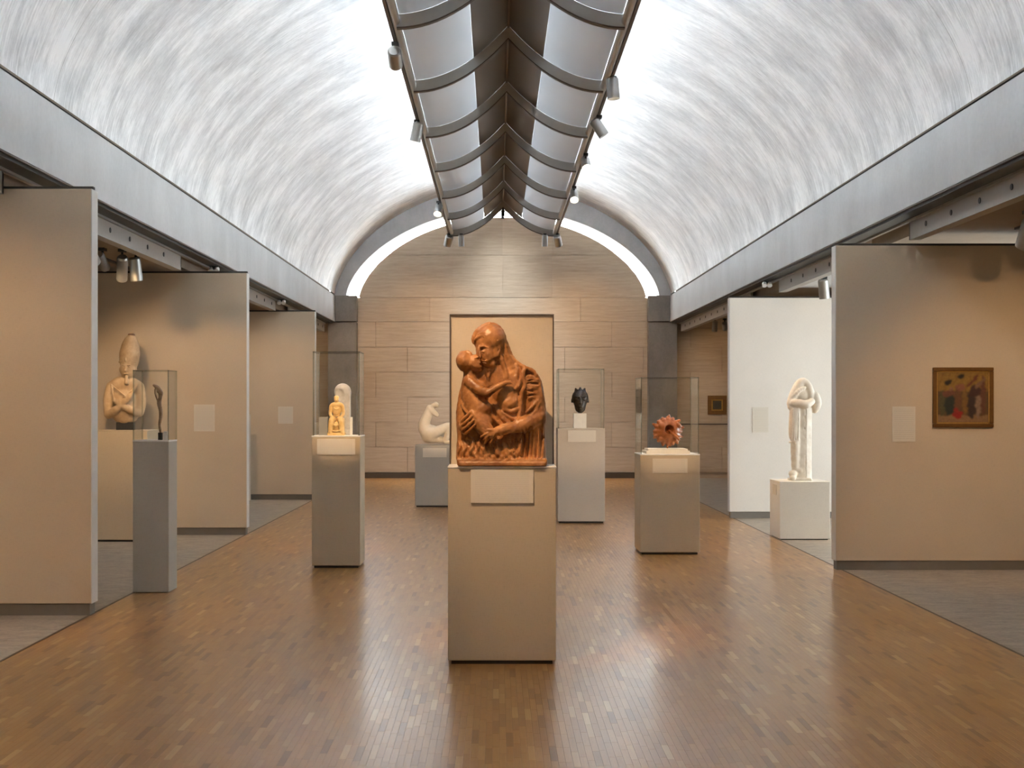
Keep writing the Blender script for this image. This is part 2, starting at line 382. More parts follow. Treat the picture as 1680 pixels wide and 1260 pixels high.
# ---------------------------------------------------------------- end columns, arch, lunette window, travertine wall
for sgn, side in ((-1, 'left'), (1, 'right')):
    a, b = sorted((XC+sgn*2.98, XC+sgn*3.56))
    c = box('column' if sgn < 0 else 'column.001', M['column'], (a, b, 28.2, 28.48, 0, 3.19)); tag(c, 'dark grey concrete column at the %s end of the back wall' % side, 'column', kind='structure')
    a, b = sorted((XC+sgn*2.98, XC+sgn*3.415))
    box('capital_block', M['column'], (a, b, 28.2, 28.48, 3.215, 3.74), c)
OH, OR_, IH, IR = 3.19, 1.76, 2.955, 1.63
def ring(oh, orr, ih, ir, y0, y1, n=48, z0=3.74):
    o = cyc(oh, orr, n, z0=z0); i = cyc(ih, ir, n, z0=z0)
    O = [(XC+x, z) for x, z in o]+[(XC-x, z) for x, z in o[-2::-1]]; I = [(XC+x, z) for x, z in i]+[(XC-x, z) for x, z in i[-2::-1]]
    m = MB(); N = len(O)
    vs = [(x, y0, z) for x, z in O]+[(x, y0, z) for x, z in I]+[(x, y1, z) for x, z in O]+[(x, y1, z) for x, z in I]
    fs = []
    for k in range(N-1):
        fs += [(k, N+k, N+k+1, k+1), (2*N+k, 2*N+k+1, 3*N+k+1, 3*N+k), (k, k+1, 2*N+k+1, 2*N+k), (N+k, 3*N+k, 3*N+k+1, N+k+1)]
    fs += [(0, 2*N, 3*N, N), (N-1, 2*N-1, 4*N-1, 3*N-1)]
    m.add(vs, fs); return m
arch = ring(HV+.1, RISE+.12, OH, OR_, 28.2, 28.6).build('arch_rib', M['arch']); tag(arch, 'grey concrete arch rib that ends the vault above the back wall', 'arch', kind='structure')
win = ring(OH, OR_, IH, IR, 28.5, 28.52).build('window_1', M['slit_glass']); tag(win, 'thin curved lunette window glowing white round the top of the back wall', kind='structure')
MB().box(XC-.03, XC+.03, 28.42, 28.5, 3.74+IR-.03, 3.74+OR_+.05).build('mullion', M['black'], win)
core = MB().box(XL-.2, XR+.2, Y1+.05, Y1+.3, -.06, 3.72)
wall = core.build('wall_back', M['travertine']); tag(wall, 'travertine clad back wall with faint horizontal joints', kind='structure')
N = 60
def arch_z(x):
    """height of the wall's curved top at offset x"""
    x = abs(x)
    lo, hi = 0, math.pi
    for _ in range(40):
        mid = (lo+hi)/2
        if (mid+math.sin(mid))/math.pi*IH < x: lo = mid
        else: hi = mid
    return 3.74+IR*(1+math.cos(lo))/2
lun = [(XC+IH-.01, 3.72)]+[(XC+x, z-.004) for x, z in cyc(IH, IR, 40, z0=3.74)]+[(XC-x, z-.004) for x, z in cyc(IH, IR, 40, z0=3.74)[-2::-1]]+[(XC-IH+.01, 3.72)]
MB().prism(lun[::-1], Y1+.03, Y1+.25).build('lunette', M['travertine'], wall)
levels = [.12, .64, 1.155, 1.67, 2.185, 2.70, 3.22]
g = .0035
def slab(x0, x1, z0, z1): box('slab', M['travertine'], (x0+g, x1-g, Y1-rng.rand()*.004, Y1+.045, z0+g, z1-g), wall)
for r in range(len(levels)-1):
    z0, z1 = levels[r], levels[r+1]
    xs = [XL]; x = XL+(.65 if r % 2 else 1.3)
    while x < XR-.4: xs.append(x); x += 1.62
    xs.append(XR)
    for a, b in zip(xs, xs[1:]):
        slab(a, b, z0, z1)
# lunette slabs: clip against the arch
def lun_slab(x0, x1, z0, z1):
    n = 10; top = []
    for k in range(n+1):
        x = x0+g+(x1-x0-2*g)*k/n; z = min(z1-g, arch_z(x-XC)-.003) if abs(x-XC) < IH else z0
        top.append((x, z))
    top = [(x, z) for x, z in top if z > z0+g+.005]
    if len(top) < 2: return
    pts = [(top[0][0], z0+g)]+[(top[-1][0], z0+g)]+top[::-1]
    MB().prism(pts, Y1-rng.rand()*.004, Y1+.028).build('slab', M['travertine'], wall)
LX = [-IH, -1.02, 0, 1.02, IH]
for a, b in zip(LX, LX[1:]): lun_slab(XC+a, XC+b, 3.72, 4.59)
for a, b in ((-2.6, -1.02), (-1.02, 0), (0, 1.02), (1.02, 2.6)): lun_slab(XC+a, XC+b, 4.59, 5.6)
for a, b in ((-2.96, -1.5), (-1.5, 1.6), (1.6, 2.96)): slab(XC+a, XC+b, 3.22, 3.72)
bb = MB().box(XC-2.98, XC+2.98, Y1-.03, Y1, .0, .115).build('baseboard_back', M['dark_base']); tag(bb, 'dark bronze baseboard along the back wall', kind='structure')
for sgn, nm in ((-1, 'wall_left'), (1, 'wall_right')):
    x = XL if sgn < 0 else XR
    if sgn < 0: tag(box(nm, M['travertine'], (XL-.2, XL, Y0, Y1+.05, 0, 3.2)), 'travertine outer wall of the left bays', kind='structure')
    else:
        w = MB().box(XR, XR+.2, Y0, 13.2, 0, 3.2).box(XR, XR+.2, 17.0, Y1+.05, 0, 3.2).box(XR, XR+.2, 13.2, 17.0, 2.95, 3.2).box(XR, XR+.2, 13.2, 17.0, 0, .12)
        tag(w.build(nm, M['travertine']), 'travertine outer wall of the right bays', kind='structure')
w2 = MB().box(XR+.08, XR+.10, 13.2, 17.0, .12, 2.95).build('window_2', M['dimmed_glass']); tag(w2, 'courtyard window of the daylit right bay', kind='structure')
f = MB()
for y in (13.2, 14.75, 16.35, 16.94): f.box(XR+.05, XR+.13, y, y+.06, .12, 2.95)
f.build('window_frame', M['darkgrey'], w2)
tag(box('wall_front', M['linen'], (XL-.2, XR+.2, Y0-.2, Y0, 0, 6.3)), 'plain wall behind the camera', kind='structure')
rail = MB().box(XC+3.57, XR, Y1-.025, Y1, 1.10, 1.125).build('trim_5', M['dark_base']); tag(rail, 'thin dark rail below the small painting on the back wall', kind='structure')

# ---------------------------------------------------------------- hanging daylight reflector
ZO = 4.83; ZR = .57; WW = 1.0
def prof(dx): return ZO+.03+ZR*(1-min(abs(dx), WW)/WW)**2
RIBY = [-.1+2.43*i for i in range(11)] + [26.55]
RIBY = [2.2-2.43, 2.2, 4.63, 7.06, 9.48, 11.9, 14.32, 16.75, 19.2, 21.7, 24.15, 26.5]
refl = empty('daylight_reflector', (XC, 0, ZO), 'long gull-winged grey metal light reflector hung along the crown of the vault', 'light reflector')
def P(x, y, z): return (x, y, z-ZO)
def wing_panel(nm, m, a, b, y0, y1, sgn):
    k = 10; vs = []; fs = []; th = .008
    for i in range(k+1):
        dx = a+(b-a)*i/k
        for (y, dz) in ((y0, 0), (y1, 0), (y1, th), (y0, th)): vs.append(P(sgn*dx, y, prof(dx)+dz))
    for i in range(k):
        o = 4*i
        for q in range(4):
            fs.append((o+q, o+(q+1) % 4, o+4+(q+1) % 4, o+4+q))
    fs += [(0, 1, 2, 3), (4*k+3, 4*k+2, 4*k+1, 4*k)]
    mb = MB().add(vs, fs, True); ob = mb.build(nm, m, refl)
    bm = bmesh.new(); bm.from_mesh(ob.data); bmesh.ops.recalc_face_normals(bm, faces=bm.faces)
    for e in bm.edges:
        if e.calc_face_angle(0) > .6: e.smooth = False
    bm.to_mesh(ob.data); bm.free(); return ob
for j in range(len(RIBY)-1):
    y0, y1 = RIBY[j]+.02, RIBY[j+1]-.02
    for sgn in (-1, 1):
        wing_panel('perforated_panel', M['wing'], .362, .96, y0, y1, sgn)
        sp = wing_panel('solid_panel', M['wing_dark'], .002, .36, y0, y1, sgn)
        sk_ = wing_panel('upper_skin', M['skin'], .004, .355, y0, y1, sgn); sk_.location.z = .012; sk_.parent = sp
for y in RIBY:
    for sgn in (-1, 1):
        m = MB(); e = MB(); k = 14
        up = [(sgn*(.98*i/k), prof(.98*i/k)-.002) for i in range(k+1)]
        dn = [(x, z-.13+.02*(abs(x)/.98)) for x, z in up]
        for i in range(k):
            q = [up[i], up[i+1], dn[i+1], dn[i]]
            m.add([P(x, y-.02, z) for x, z in q]+[P(x, y+.02, z) for x, z in q], [(0, 1, 2, 3), (7, 6, 5, 4), (0, 4, 5, 1), (1, 5, 6, 2), (2, 6, 7, 3), (3, 7, 4, 0)])
            q = [dn[i], dn[i+1], (dn[i+1][0], dn[i+1][1]-.014), (dn[i][0], dn[i][1]-.014)]
            e.add([P(x, y-.028, z) for x, z in q]+[P(x, y+.028, z) for x, z in q], [(0, 1, 2, 3), (7, 6, 5, 4), (0, 4, 5, 1), (1, 5, 6, 2), (2, 6, 7, 3), (3, 7, 4, 0)])
        r = m.build('rib', M['rib'], refl); e.build('rib_edge', M['rib_edge'], r)
    hg = MB()
    for dx in (-.28, .28): hg.cyl(P(dx, y, prof(.28)), P(dx, y, 5.97), .012, n=8)
    hg.build('hanger', M['black'], refl)
for sgn in (-1, 1):
    mb = MB().cyl(P(sgn*.985, RIBY[0], ZO-.03), P(sgn*.985, 26.52, ZO-.03), .035, n=12); r = mb.build('rail', M['rib'], refl)
    MB().box(*sorted((sgn*1.022, sgn*1.05)), RIBY[0], 26.52, -.055, -.01).build('track', M['rib_edge'], r)
MB().box(-.012, .012, RIBY[0], 26.5, prof(0)-ZO-.03, prof(0)-ZO+.02).build('spine', M['rib_edge'], refl)
MB().box(-.02, .02, 26.5, 26.56, prof(0)-ZO-.28, prof(0)-ZO).cyl((0, 26.53, prof(0)-ZO-.3), (0, 26.53, prof(0)-ZO-.2), .035).build('end_bracket', M['black'], refl)

# ---------------------------------------------------------------- free-standing display panels
def dpanel(x0, x1, y, top, m, label):
    t = .15; root = empty('display_panel', ((x0+x1)/2, y, 0), label, 'partition')
    h = (x1-x0)/2
    box('panel', m, (-h, h, 0, t, .085, top), root, bevel=.004)
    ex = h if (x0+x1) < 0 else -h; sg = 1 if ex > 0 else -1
    box('edge_daylight', M['edge'], (min(ex, ex+sg*.006), max(ex, ex+sg*.006), .002, t-.002, .085, top), root)  # added strip, paints vault light on the side facing the gallery
    box('base', M['base'], (-h+.01, h-.012, .012, t-.012, 0, .085), root)
    box('header', M['toe'], (-h, h, .05, .10, top, top+.025), root)
    return root
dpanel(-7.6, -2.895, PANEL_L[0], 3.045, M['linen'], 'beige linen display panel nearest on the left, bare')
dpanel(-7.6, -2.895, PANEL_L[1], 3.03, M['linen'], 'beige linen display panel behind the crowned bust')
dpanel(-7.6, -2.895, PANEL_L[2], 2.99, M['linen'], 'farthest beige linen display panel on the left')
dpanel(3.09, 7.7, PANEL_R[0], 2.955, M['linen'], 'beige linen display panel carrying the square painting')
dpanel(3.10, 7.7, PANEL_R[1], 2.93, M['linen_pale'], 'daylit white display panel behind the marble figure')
# ---------------------------------------------------------------- spotlights
def aim(o, target):
    d = Vector(target)-Vector(o.location); o.rotation_euler = d.to_track_quat('-Z', 'Y').to_euler()
def spot(mount, target, power, label, size=40, r=.062, ln=.20, cat='spotlight', group=None, colour=(1, .66, .36), drop=.14, blend=.6, lit=True, body='alu'):
    """mount: point on the track; the head hangs below and looks at target; one real lamp inside"""
    root = empty('spotlight', mount, label, cat, group)
    mt = Vector(mount); head = Vector((0, 0, -drop)); d = (Vector(target)-(mt+head)).normalized()
    MB().box(-.03, .03, -.05, .05, -.03, .0).build('adapter', M['darkgrey'], root)
    MB().cyl((0, 0, -.03), (0, 0, -drop), .012, n=8).build('stem', M['darkgrey'], root)
    a = head-d*ln*.5; b = head+d*ln*.5
    m = MB().cyl(a, b, r, n=20, caps=False).cyl(b, b-d*.03, r, r*.86, n=20, caps=False).cyl(a-d*.02, a, r*.8, r, n=20)
    m.build('housing', M[body], root)
    MB().cyl(b-d*.045, b-d*.035, r*.9, n=20).build('lens', M['lens'] if lit else M['black'], root)
    if power:
        l = bpy.data.lights.new('lamp_light', 'SPOT'); l.energy = power; l.color = colour; l.spot_size = math.radians(size); l.spot_blend = blend; l.shadow_soft_size = .035
        lo = bpy.data.objects.new('lamp_light', l); link(lo, root); lo.location = b+d*.01; lo.rotation_euler = d.to_track_quat('-Z', 'Y').to_euler()
    return root
LXt, RXt = XC-1.038, XC+1.038; ZT = ZO-.056
G1 = 'spotlights along the hanging light reflector'
# on the hanging reflector, as the photograph shows them
spot((LXt, 12.5, ZT), (-.88, 20.7, 1.25), 1500, 'spotlight on the left rail of the light reflector, nearest the camera', size=8, group=G1)
spot((LXt, 15.9, ZT), (-1.9, 16.4, 0), 0, 'spotlight on the left rail of the light reflector, second from the camera', group=G1)
spot((LXt-.02, 22.2, ZT), (-1.6, 18.6, 0.1), 50, 'small lit spotlight on the left rail near the back wall', size=30, group=G1)
spot((RXt, 13.8, ZT), (1.5, 13.7, 0), 0, 'spotlight on the right rail of the light reflector, nearest the camera', group=G1, drop=.12)
spot((RXt, 15.65, ZT), (3.43, 15.66, 1.2), 480, 'tilted spotlight on the right rail of the light reflector, second from the camera', size=24, group=G1)
spot((RXt, 18.0, ZT), (1.7, 14.2, 1.15), 260, 'glowing spotlight on the right rail, third from the camera', size=24, group=G1)
spot((RXt, 20.7, ZT), (1.1, 17.8, 1.4), 180, 'glowing spotlight on the right rail, fourth from the camera', size=24, group=G1)
spot((LXt-.005, 26.4, ZT), (-1.7, 28.5, 1.9), 130, 'spotlight at the far left end of the light reflector', group=G1, r=.075, size=95, blend=1)
spot((LXt+.24, 26.4, ZT), (-.6, 26.9, 2.2), 0, 'second spotlight at the far left end of the light reflector', group=G1, r=.055)
spot((RXt+.005, 26.4, ZT), (1.9, 28.5, 1.9), 130, 'spotlight at the far right end of the light reflector', group=G1, r=.075, size=95, blend=1)
spot((RXt-.24, 26.4, ZT), (.9, 26.9, 2.2), 0, 'second spotlight at the far right end of the light reflector', group=G1, r=.055)
# on the same rails above and nearer than the photograph shows: the lamps of the near sculptures
spot((LXt, 6.3, ZT), (-.02, 8.15, 1.55), 620, 'spotlight aimed at the terracotta sculpture from the left rail', size=27, blend=1, group=G1)
spot((LXt, 9.6, ZT), (-1.45, 12.95, 1.42), 900, 'spotlight aimed at the seated ivory figure', size=12.5, group=G1)
spot((LXt, 10.2, ZT), (-2.75, 11.3, 1.5), 60, 'spotlight aimed at the slender bronze', size=22, group=G1)
spot((RXt, 10.2, ZT), (1.72, 14.15, 1.2), 650, 'spotlight aimed at the copper vessel', size=12.5, group=G1)
spot((RXt, 9.8, ZT), (1.08, 17.9, 1.35), 750, 'spotlight aimed at the dark carved head', size=12, group=G1)
# under the bay soffits
G2 = 'spotlights under the low bay soffits'
ZS2 = 3.08
bt = empty('bay_track', (-4.2, 7, 3.06), 'thin dark lighting track under the left bay soffit', 'track')
MB().box(-.02, .02, 0, 14.5, -.0, .02).build('rail', M['black'], bt)
bt = empty('bay_track', (4.62, 6, 3.06), 'thin dark lighting track under the right bay soffit', 'track')
MB().box(-.02, .02, 0, 6.3, -.0, .02).build('rail', M['black'], bt)
spot((-3.96, 13.9, ZS2), (-3.75, 15.9, 1.6), 0, 'small dark spotlight, leftmost of three under the left soffit', r=.05, ln=.19, group=G2, body='alu_flat')
spot((-3.79, 14.0, ZS2), (-4.25, 15.5, 1.1), 60, 'long tilted spotlight, middle of three under the left soffit', r=.055, ln=.26, drop=.2, size=34, group=G2, body='alu')
spot((-3.68, 14.1, ZS2), (-3.50, 14.6, 0), 0, 'upright spotlight, rightmost of three under the left soffit', r=.06, ln=.22, drop=.2, group=G2, body='alu')
spot((-4.6, 13.0, ZS2), (-4.15, 15.6, 1.75), 24, 'spotlight aimed at the crowned bust', size=34, group=G2)
spot((-3.9, 13.3, ZS2), (-3.6, 16.0, .9), 95, 'spotlight washing the second left panel', size=75, group=G2)
spot((-4.7, 7.0, ZS2), (-4.1, 9.87, .8), 145, 'spotlight washing the nearest left panel', size=80, group=G2)
spot((-3.9, 19.4, ZS2), (-3.5, 22.0, .9), 80, 'spotlight washing the farthest left panel', size=80, group=G2)
spot((4.30, 11.2, ZS2), (4.2, 12.5, 1.0), 0, 'large spotlight under the right soffit above the square painting', r=.075, ln=.22, drop=.2, group=G2, body='alu')
spot((4.42, 11.0, ZS2), (5.2, 12.5, 1.2), 0, 'second large spotlight under the right soffit above the square painting', r=.075, ln=.2, drop=.15, group=G2, body='alu')
spot((4.1, 9.6, ZS2), (4.75, 12.6, .85), 150, 'spotlight aimed at the square painting', size=74, blend=.9, group=G2)
spot((4.02, 17.0, ZS2), (4.3, 17.3, 0.5), 0, 'bright aluminium spotlight hanging in the daylit bay', r=.065, ln=.22, drop=.16, group=G2)
spot((3.94, 25.0, ZS2), (3.9, 26.0, 0), 0, 'small dark spotlight hanging before the back wall on the right', r=.05, ln=.17, drop=.16, group=G2, body='alu_flat')
spot((4.15, 25.2, ZS2), (4.8, 28.4, 1.6), 90, 'small tilted spotlight aimed at the small painting', r=.05, ln=.2, drop=.14, size=60, group=G2, body='alu_flat')
spot((-3.7, 25.0, ZS2), (-3.6, 28.5, 1.6), 80, 'spotlight washing the back wall from the left bay', size=70, group=G2)
# small twin bulbs clipped under the beams
for (px, py, Y) in ((-2.95-.35, 0, 0),): pass
def twin(x, y, label):
    r = empty('emergency_lamp', (x, y, ZB-.1), label, 'lamp', 'small twin lamps under the beams')
    MB().box(-.05, .05, -.02, .02, .02, .06).build('bracket', M['darkgrey'], r)
    for dx in (-.035, .035):
        MB().cyl((dx, 0, .03), (dx, -.03, -.005), .03, .034, n=12).build('bulb', M['white'], r)
twin(XC-HV-.09, 16.6, 'small white twin lamp under the left beam above the second panel')
twin(XC+HV+.09, 18.6, 'small white twin lamp under the right beam above the white panel')
twin(XC-HV-.09, 21.8, 'small white twin lamp under the left beam above the farthest panel')

# ---------------------------------------------------------------- label cards
def card(x0, x1, z0, z1, y, label, mat=None, group='printed label cards'):
    root = empty('label_card', ((x0+x1)/2, y, (z0+z1)/2), label, 'label', group)
    w, h = (x1-x0)/2, (z1-z0)/2
    box('board', M['card'], (-w, w, -.008, 0, -h, h), root)
    m = MB(); me = bpy.data.meshes.new('print'); me.from_pydata([(-w*.86, -.0086, -h*.86), (w*.86, -.0086, -h*.86), (w*.86, -.0086, h*.86), (-w*.86, -.0086, h*.86)], [], [(0, 1, 2, 3)])
    uv = me.uv_layers.new(name='UVMap'); ratio = h/w
    for l, c in zip(uv.data, ((0, 0), (1, 0), (1, 1), (0, 1))): l.uv = c
    me.materials.append(M['print']); link(bpy.data.objects.new('print', me), root)
    return root
GP = 'label cards on display panels'; GQ = 'label cards on pedestals'
card(-3.50, -3.26, 1.20, 1.51, 15.999, 'white label card on the second left panel beside the bust', group=GP)
card(-3.475, -3.24, 1.21, 1.48, 21.999, 'white label card on the farthest left panel', group=GP)
card(3.40, 3.61, 1.14, 1.475, 18.399, 'white label card on the daylit white panel', group=GP)
card(3.60, 3.81, 1.17, 1.49, 12.599, 'cream label card left of the square painting', group=GP)

# ---------------------------------------------------------------- pedestals and glass cases
def pedestal(x0, x1, y, dep, top, m, label, toe=.022, lip=True, ins=.02):
    root = empty('pedestal', ((x0+x1)/2, y+dep/2, 0), label, 'pedestal'); w = (x1-x0)/2; d = dep/2
    box('body', m, (-w, w, -d, d, toe, top-.012), root, bevel=.005)
    box('toe_recess', M['toe'], (-w+ins, w-ins, -d+ins, d-ins, 0, toe), root)
    box('top_plate', M['white'] if lip else m, (-w-.002, w+.002, -d-.002, d+.002, top-.012, top), root, bevel=.003)
    return root
def case(x0, x1, y, dep, z0, z1, label, inset=.012):
    root = empty('glass_case', ((x0+x1)/2, y+dep/2, z0), label, 'display case', 'clear glass cases on the pedestals'); w = (x1-x0)/2-inset; d = dep/2-inset; t = .006; h = z1-z0
    for b in ((-w, w, -d, -d+t, 0, h-t), (-w, w, d-t, d, 0, h-t), (-w, -w+t, -d+t, d-t, 0, h-t), (w-t, w, -d+t, d-t, 0, h-t)):
        box('pane', M['glass'], b, root)
    box('top_pane', M['glass'], (-w, w, -d, d, h-t, h), root)
    m = MB(); e = .005
    for sx in (-1, 1):
        for sy in (-1, 1):
            cx, cy = sx*(w-.001), sy*(d-.001); m.box(cx-e, cx+e, cy-e, cy+e, 0, h+.001)
    for sx in (-1, 1): m.box(sx*w-e, sx*w+e, -d, d, h-.004, h+.002); m.box(-w, w, sx*d-e, sx*d+e, h-.004, h+.002)
    m.build('seam', M['glass_edge'], root)
    return root
pedestal(-.283, .343, 8.01, .46, 1.147, M['ped'], 'tall taupe pedestal in the centre under the terracotta sculpture')
pedestal(-2.91, -2.622, 11.06, .29, 1.22, M['ped_grey'], 'narrow grey pedestal at the edge of the parquet on the left', toe=.004)
pedestal(-4.43, -3.84, 15.2, .55, 1.225, M['ped'], 'wide tan pedestal under the crowned bust', lip=False)
pedestal(-1.705, -1.258, 12.75, .44, 1.22, M['ped'], 'taupe pedestal left of centre under the seated ivory figure')
pedestal(-1.205, -.585, 20.4, .55, .914, M['ped_grey'], 'low grey pedestal under the crouching figure', lip=False)
pedestal(.775, 1.375, 17.6, .50, 1.205, M['ped_pale'], 'pale pedestal under the dark carved head', lip=False)
pedestal(1.44, 2.04, 13.9, .56, 1.01, M['ped'], 'broad taupe pedestal under the copper vessel')
pedestal(3.15, 3.71, 15.4, .56, .65, M['ped_white'], 'low whitish pedestal under the marble figure', lip=False, toe=.012)
pedestal(-4.3, -3.83, 21.1, .45, 1.36, M['ped_pale'], 'pale pedestal mostly hidden behind the second left panel', lip=False)
case(-2.91, -2.622, 11.06, .29, 1.22, 1.78, 'narrow clear case over the slender bronze', inset=.004)
case(-1.705, -1.258, 12.75, .44, 1.22, 1.995, 'tall clear case over the seated ivory figure')
case(.775, 1.375, 17.6, .50, 1.205, 1.965, 'clear case over the dark carved head')
case(1.44, 2.04, 13.9, .56, 1.01, 1.78, 'clear case over the copper vessel')
card(-.150, .212, .935, 1.128, 8.009, 'large cream label card on the central pedestal', group=GQ)
card(-1.655, -1.305, 1.045, 1.19, 12.749, 'cream label card on the pedestal of the seated ivory figure', group=GQ)
card(-1.09, -.74, .735, .868, 20.399, 'pale label card on the low grey pedestal', group=GQ)
card(.905, 1.26, 1.035, 1.18, 17.599, 'pale label card on the pedestal of the dark head', group=GQ)
card(1.565, 1.915, .82, .965, 13.899, 'cream label card on the pedestal of the copper vessel', group=GQ)
lc = empty('label_card', (3.149, 15.66, .55), 'small label card on the left side of the marble figure pedestal', 'label', GQ)
box('board', M['card'], (-.008, 0, -.10, .10, -.06, .06), lc)
# backing board behind the terracotta
bk = empty('backing_board', (.03, 8.30, 1.147), 'tall linen backing board in a thin dark frame behind the terracotta sculpture', 'backing board')
W2 = .313; H2 = .90
box('linen', M['back'], (-W2+.008, W2-.008, .004, .03, 0, H2-.008), bk)
for b in ((-W2, -W2+.008, -.006, .034, 0, H2), (W2-.008, W2, -.006, .034, 0, H2), (-W2+.008, W2-.008, -.006, .034, H2-.008, H2)): box('frame_strip', M['rib_edge'], b, bk)

# ---------------------------------------------------------------- paintings
def painting(x0, x1, z0, z1, y, label, fn, n=72, fw=.12):
    w, h = (x1-x0)/2, (z1-z0)/2
    root = empty('painting', ((x0+x1)/2, y, (z0+z1)/2), label, 'painting')
    k = fw*w
    for (i, (a, b, c, d)) in enumerate(((-w, w, h-k, h), (-w, w, -h, -h+k), (-w, -w+k, -h+k, h-k), (w-k, w, -h+k, h-k))):
        box('frame_side', M['gilt_dark'], (a, b, -.035, 0, c, d), root, bevel=.006)
    for (a, b, c, d) in ((-w+k, w-k, h-k*1.35, h-k), (-w+k, w-k, -h+k, -h+k*1.35), (-w+k, -w+k*1.35, -h+k, h-k), (w-k*1.35, w-k, -h+k, h-k)):
        box('frame_slip', M['gilt'], (a, b, -.02, 0, c, d), root)
    vs = []; fs = []; cols = []
    a, b = w-k*1.3, h-k*1.3
    for j in range(n+1):
        for i in range(n+1): vs.append((-a+2*a*i/n, -.012, -b+2*b*j/n))
    for j in range(n):
        for i in range(n):
            fs.append((j*(n+1)+i, j*(n+1)+i+1, (j+1)*(n+1)+i+1, (j+1)*(n+1)+i)); cols.append(fn((i+.5)/n, 1-(j+.5)/n))
    A = np.array(cols).reshape(n, n, 3)
    for _ in range(2): A = (A+np.roll(A, 1, 0)+np.roll(A, -1, 0)+np.roll(A, 1, 1)+np.roll(A, -1, 1))/5
    cols = [tuple(q) for q in (A.reshape(-1, 3)*.55).tolist()]
    me = bpy.data.meshes.new('canvas'); me.from_pydata(vs, [], fs); at = me.attributes.new('paint', 'FLOAT_COLOR', 'FACE')
    at.data.foreach_set('color', [c for q in cols for c in (*q, 1)]); me.materials.append(M['paint']); link(bpy.data.objects.new('canvas', me), root)
def mp():
    t = NT('painted_canvas'); a = t.n('ShaderNodeAttribute', attribute_name='paint', attribute_type='GEOMETRY').outputs['Color']
    n = t.noise(t.coords(), 60, 3); t.base(t.mix(1.0, a, t.mix(n, (.75,)*3, (1.2,)*3), 'MULTIPLY')).set(.45); return t.m
M['paint'] = mp()
M['gilt_dark'] = simple('dark_gilt_frame', (.17, .075, .015), .4, .3, var=.3, sc=30)
M['gilt'] = simple('gilt_slip', (.42, .22, .05), .35, .5, var=.2, sc=40)
pr = np.random.RandomState(5); jit = pr.rand(64, 64)
def scene_paint(u, v):
    u += .012*math.sin(v*31)+.008*math.sin(v*67+1); v += .012*math.sin(u*27)
    def el(cx, cy, rx, ry, ang=0):
        c, s = math.cos(ang), math.sin(ang); x, y = u-cx, v-cy; return ((x*c+y*s)/rx)**2+((-x*s+y*c)/ry)**2 < 1
    c = (.50, .27, .045) if v < .38 else (.20, .10, .035)
    if v > .86: c = (.48, .26, .11)
    if abs(math.sin(u*23+v*9)) < .25 and v < .4: c = (.38, .18, .03)
    if el(.10, .62, .06, .26): c = (.14, .12, .045)
    if el(.24, .62, .10, .24): c = (.03, .045, .035)
    if el(.22, .42, .12, .07): c = (.28, .09, .05)
    if el(.26, .34, .04, .04): c = (.42, .20, .10)
    if el(.40, .52, .07, .26): c = (.25, .10, .04)
    if el(.54, .60, .055, .25): c = (.36, .18, .04)
    if el(.45, .30, .10, .07): c = (.42, .15, .08)
    if el(.68, .62, .09, .30): c = (.07, .035, .03)
    if el(.80, .60, .055, .32): c = (.42, .26, .16)
    if el(.74, .38, .12, .12): c = (.09, .03, .025)
    if el(.90, .45, .05, .40): c = (.22, .07, .04)
    if el(.84, .22, .16, .035, -.9): c = (.36, .19, .10)
    if el(.70, .17, .16, .03, -.8): c = (.25, .06, .03)
    if el(.40, .84, .10, .075): c = (.55, .02, .015)
    if el(.36, .76, .05, .06): c = (.50, .03, .02)
    if el(.21, .20, .07, .055): c = (.008, .007, .006)
    if el(.47, .085, .07, .045): c = (.010, .008, .007)
    k = .8+.4*jit[int(v*63) % 64, int(u*63) % 64]
    return tuple(x*k for x in c)
painting(3.965, 4.515, 1.30, 1.845, 12.599, 'square old panel painting in a gilt frame on the right panel', scene_paint)
def small_paint(u, v):
    d = ((u-.55)/.4)**2+((v-.5)/.42)**2; return (.06, .05, .03) if d < .8 else (.10, .07, .035)
painting(4.34, 4.73, 1.31, 1.70, 28.49, 'small dark painting in a wide gilt frame on the back wall', small_paint, 20, .40)
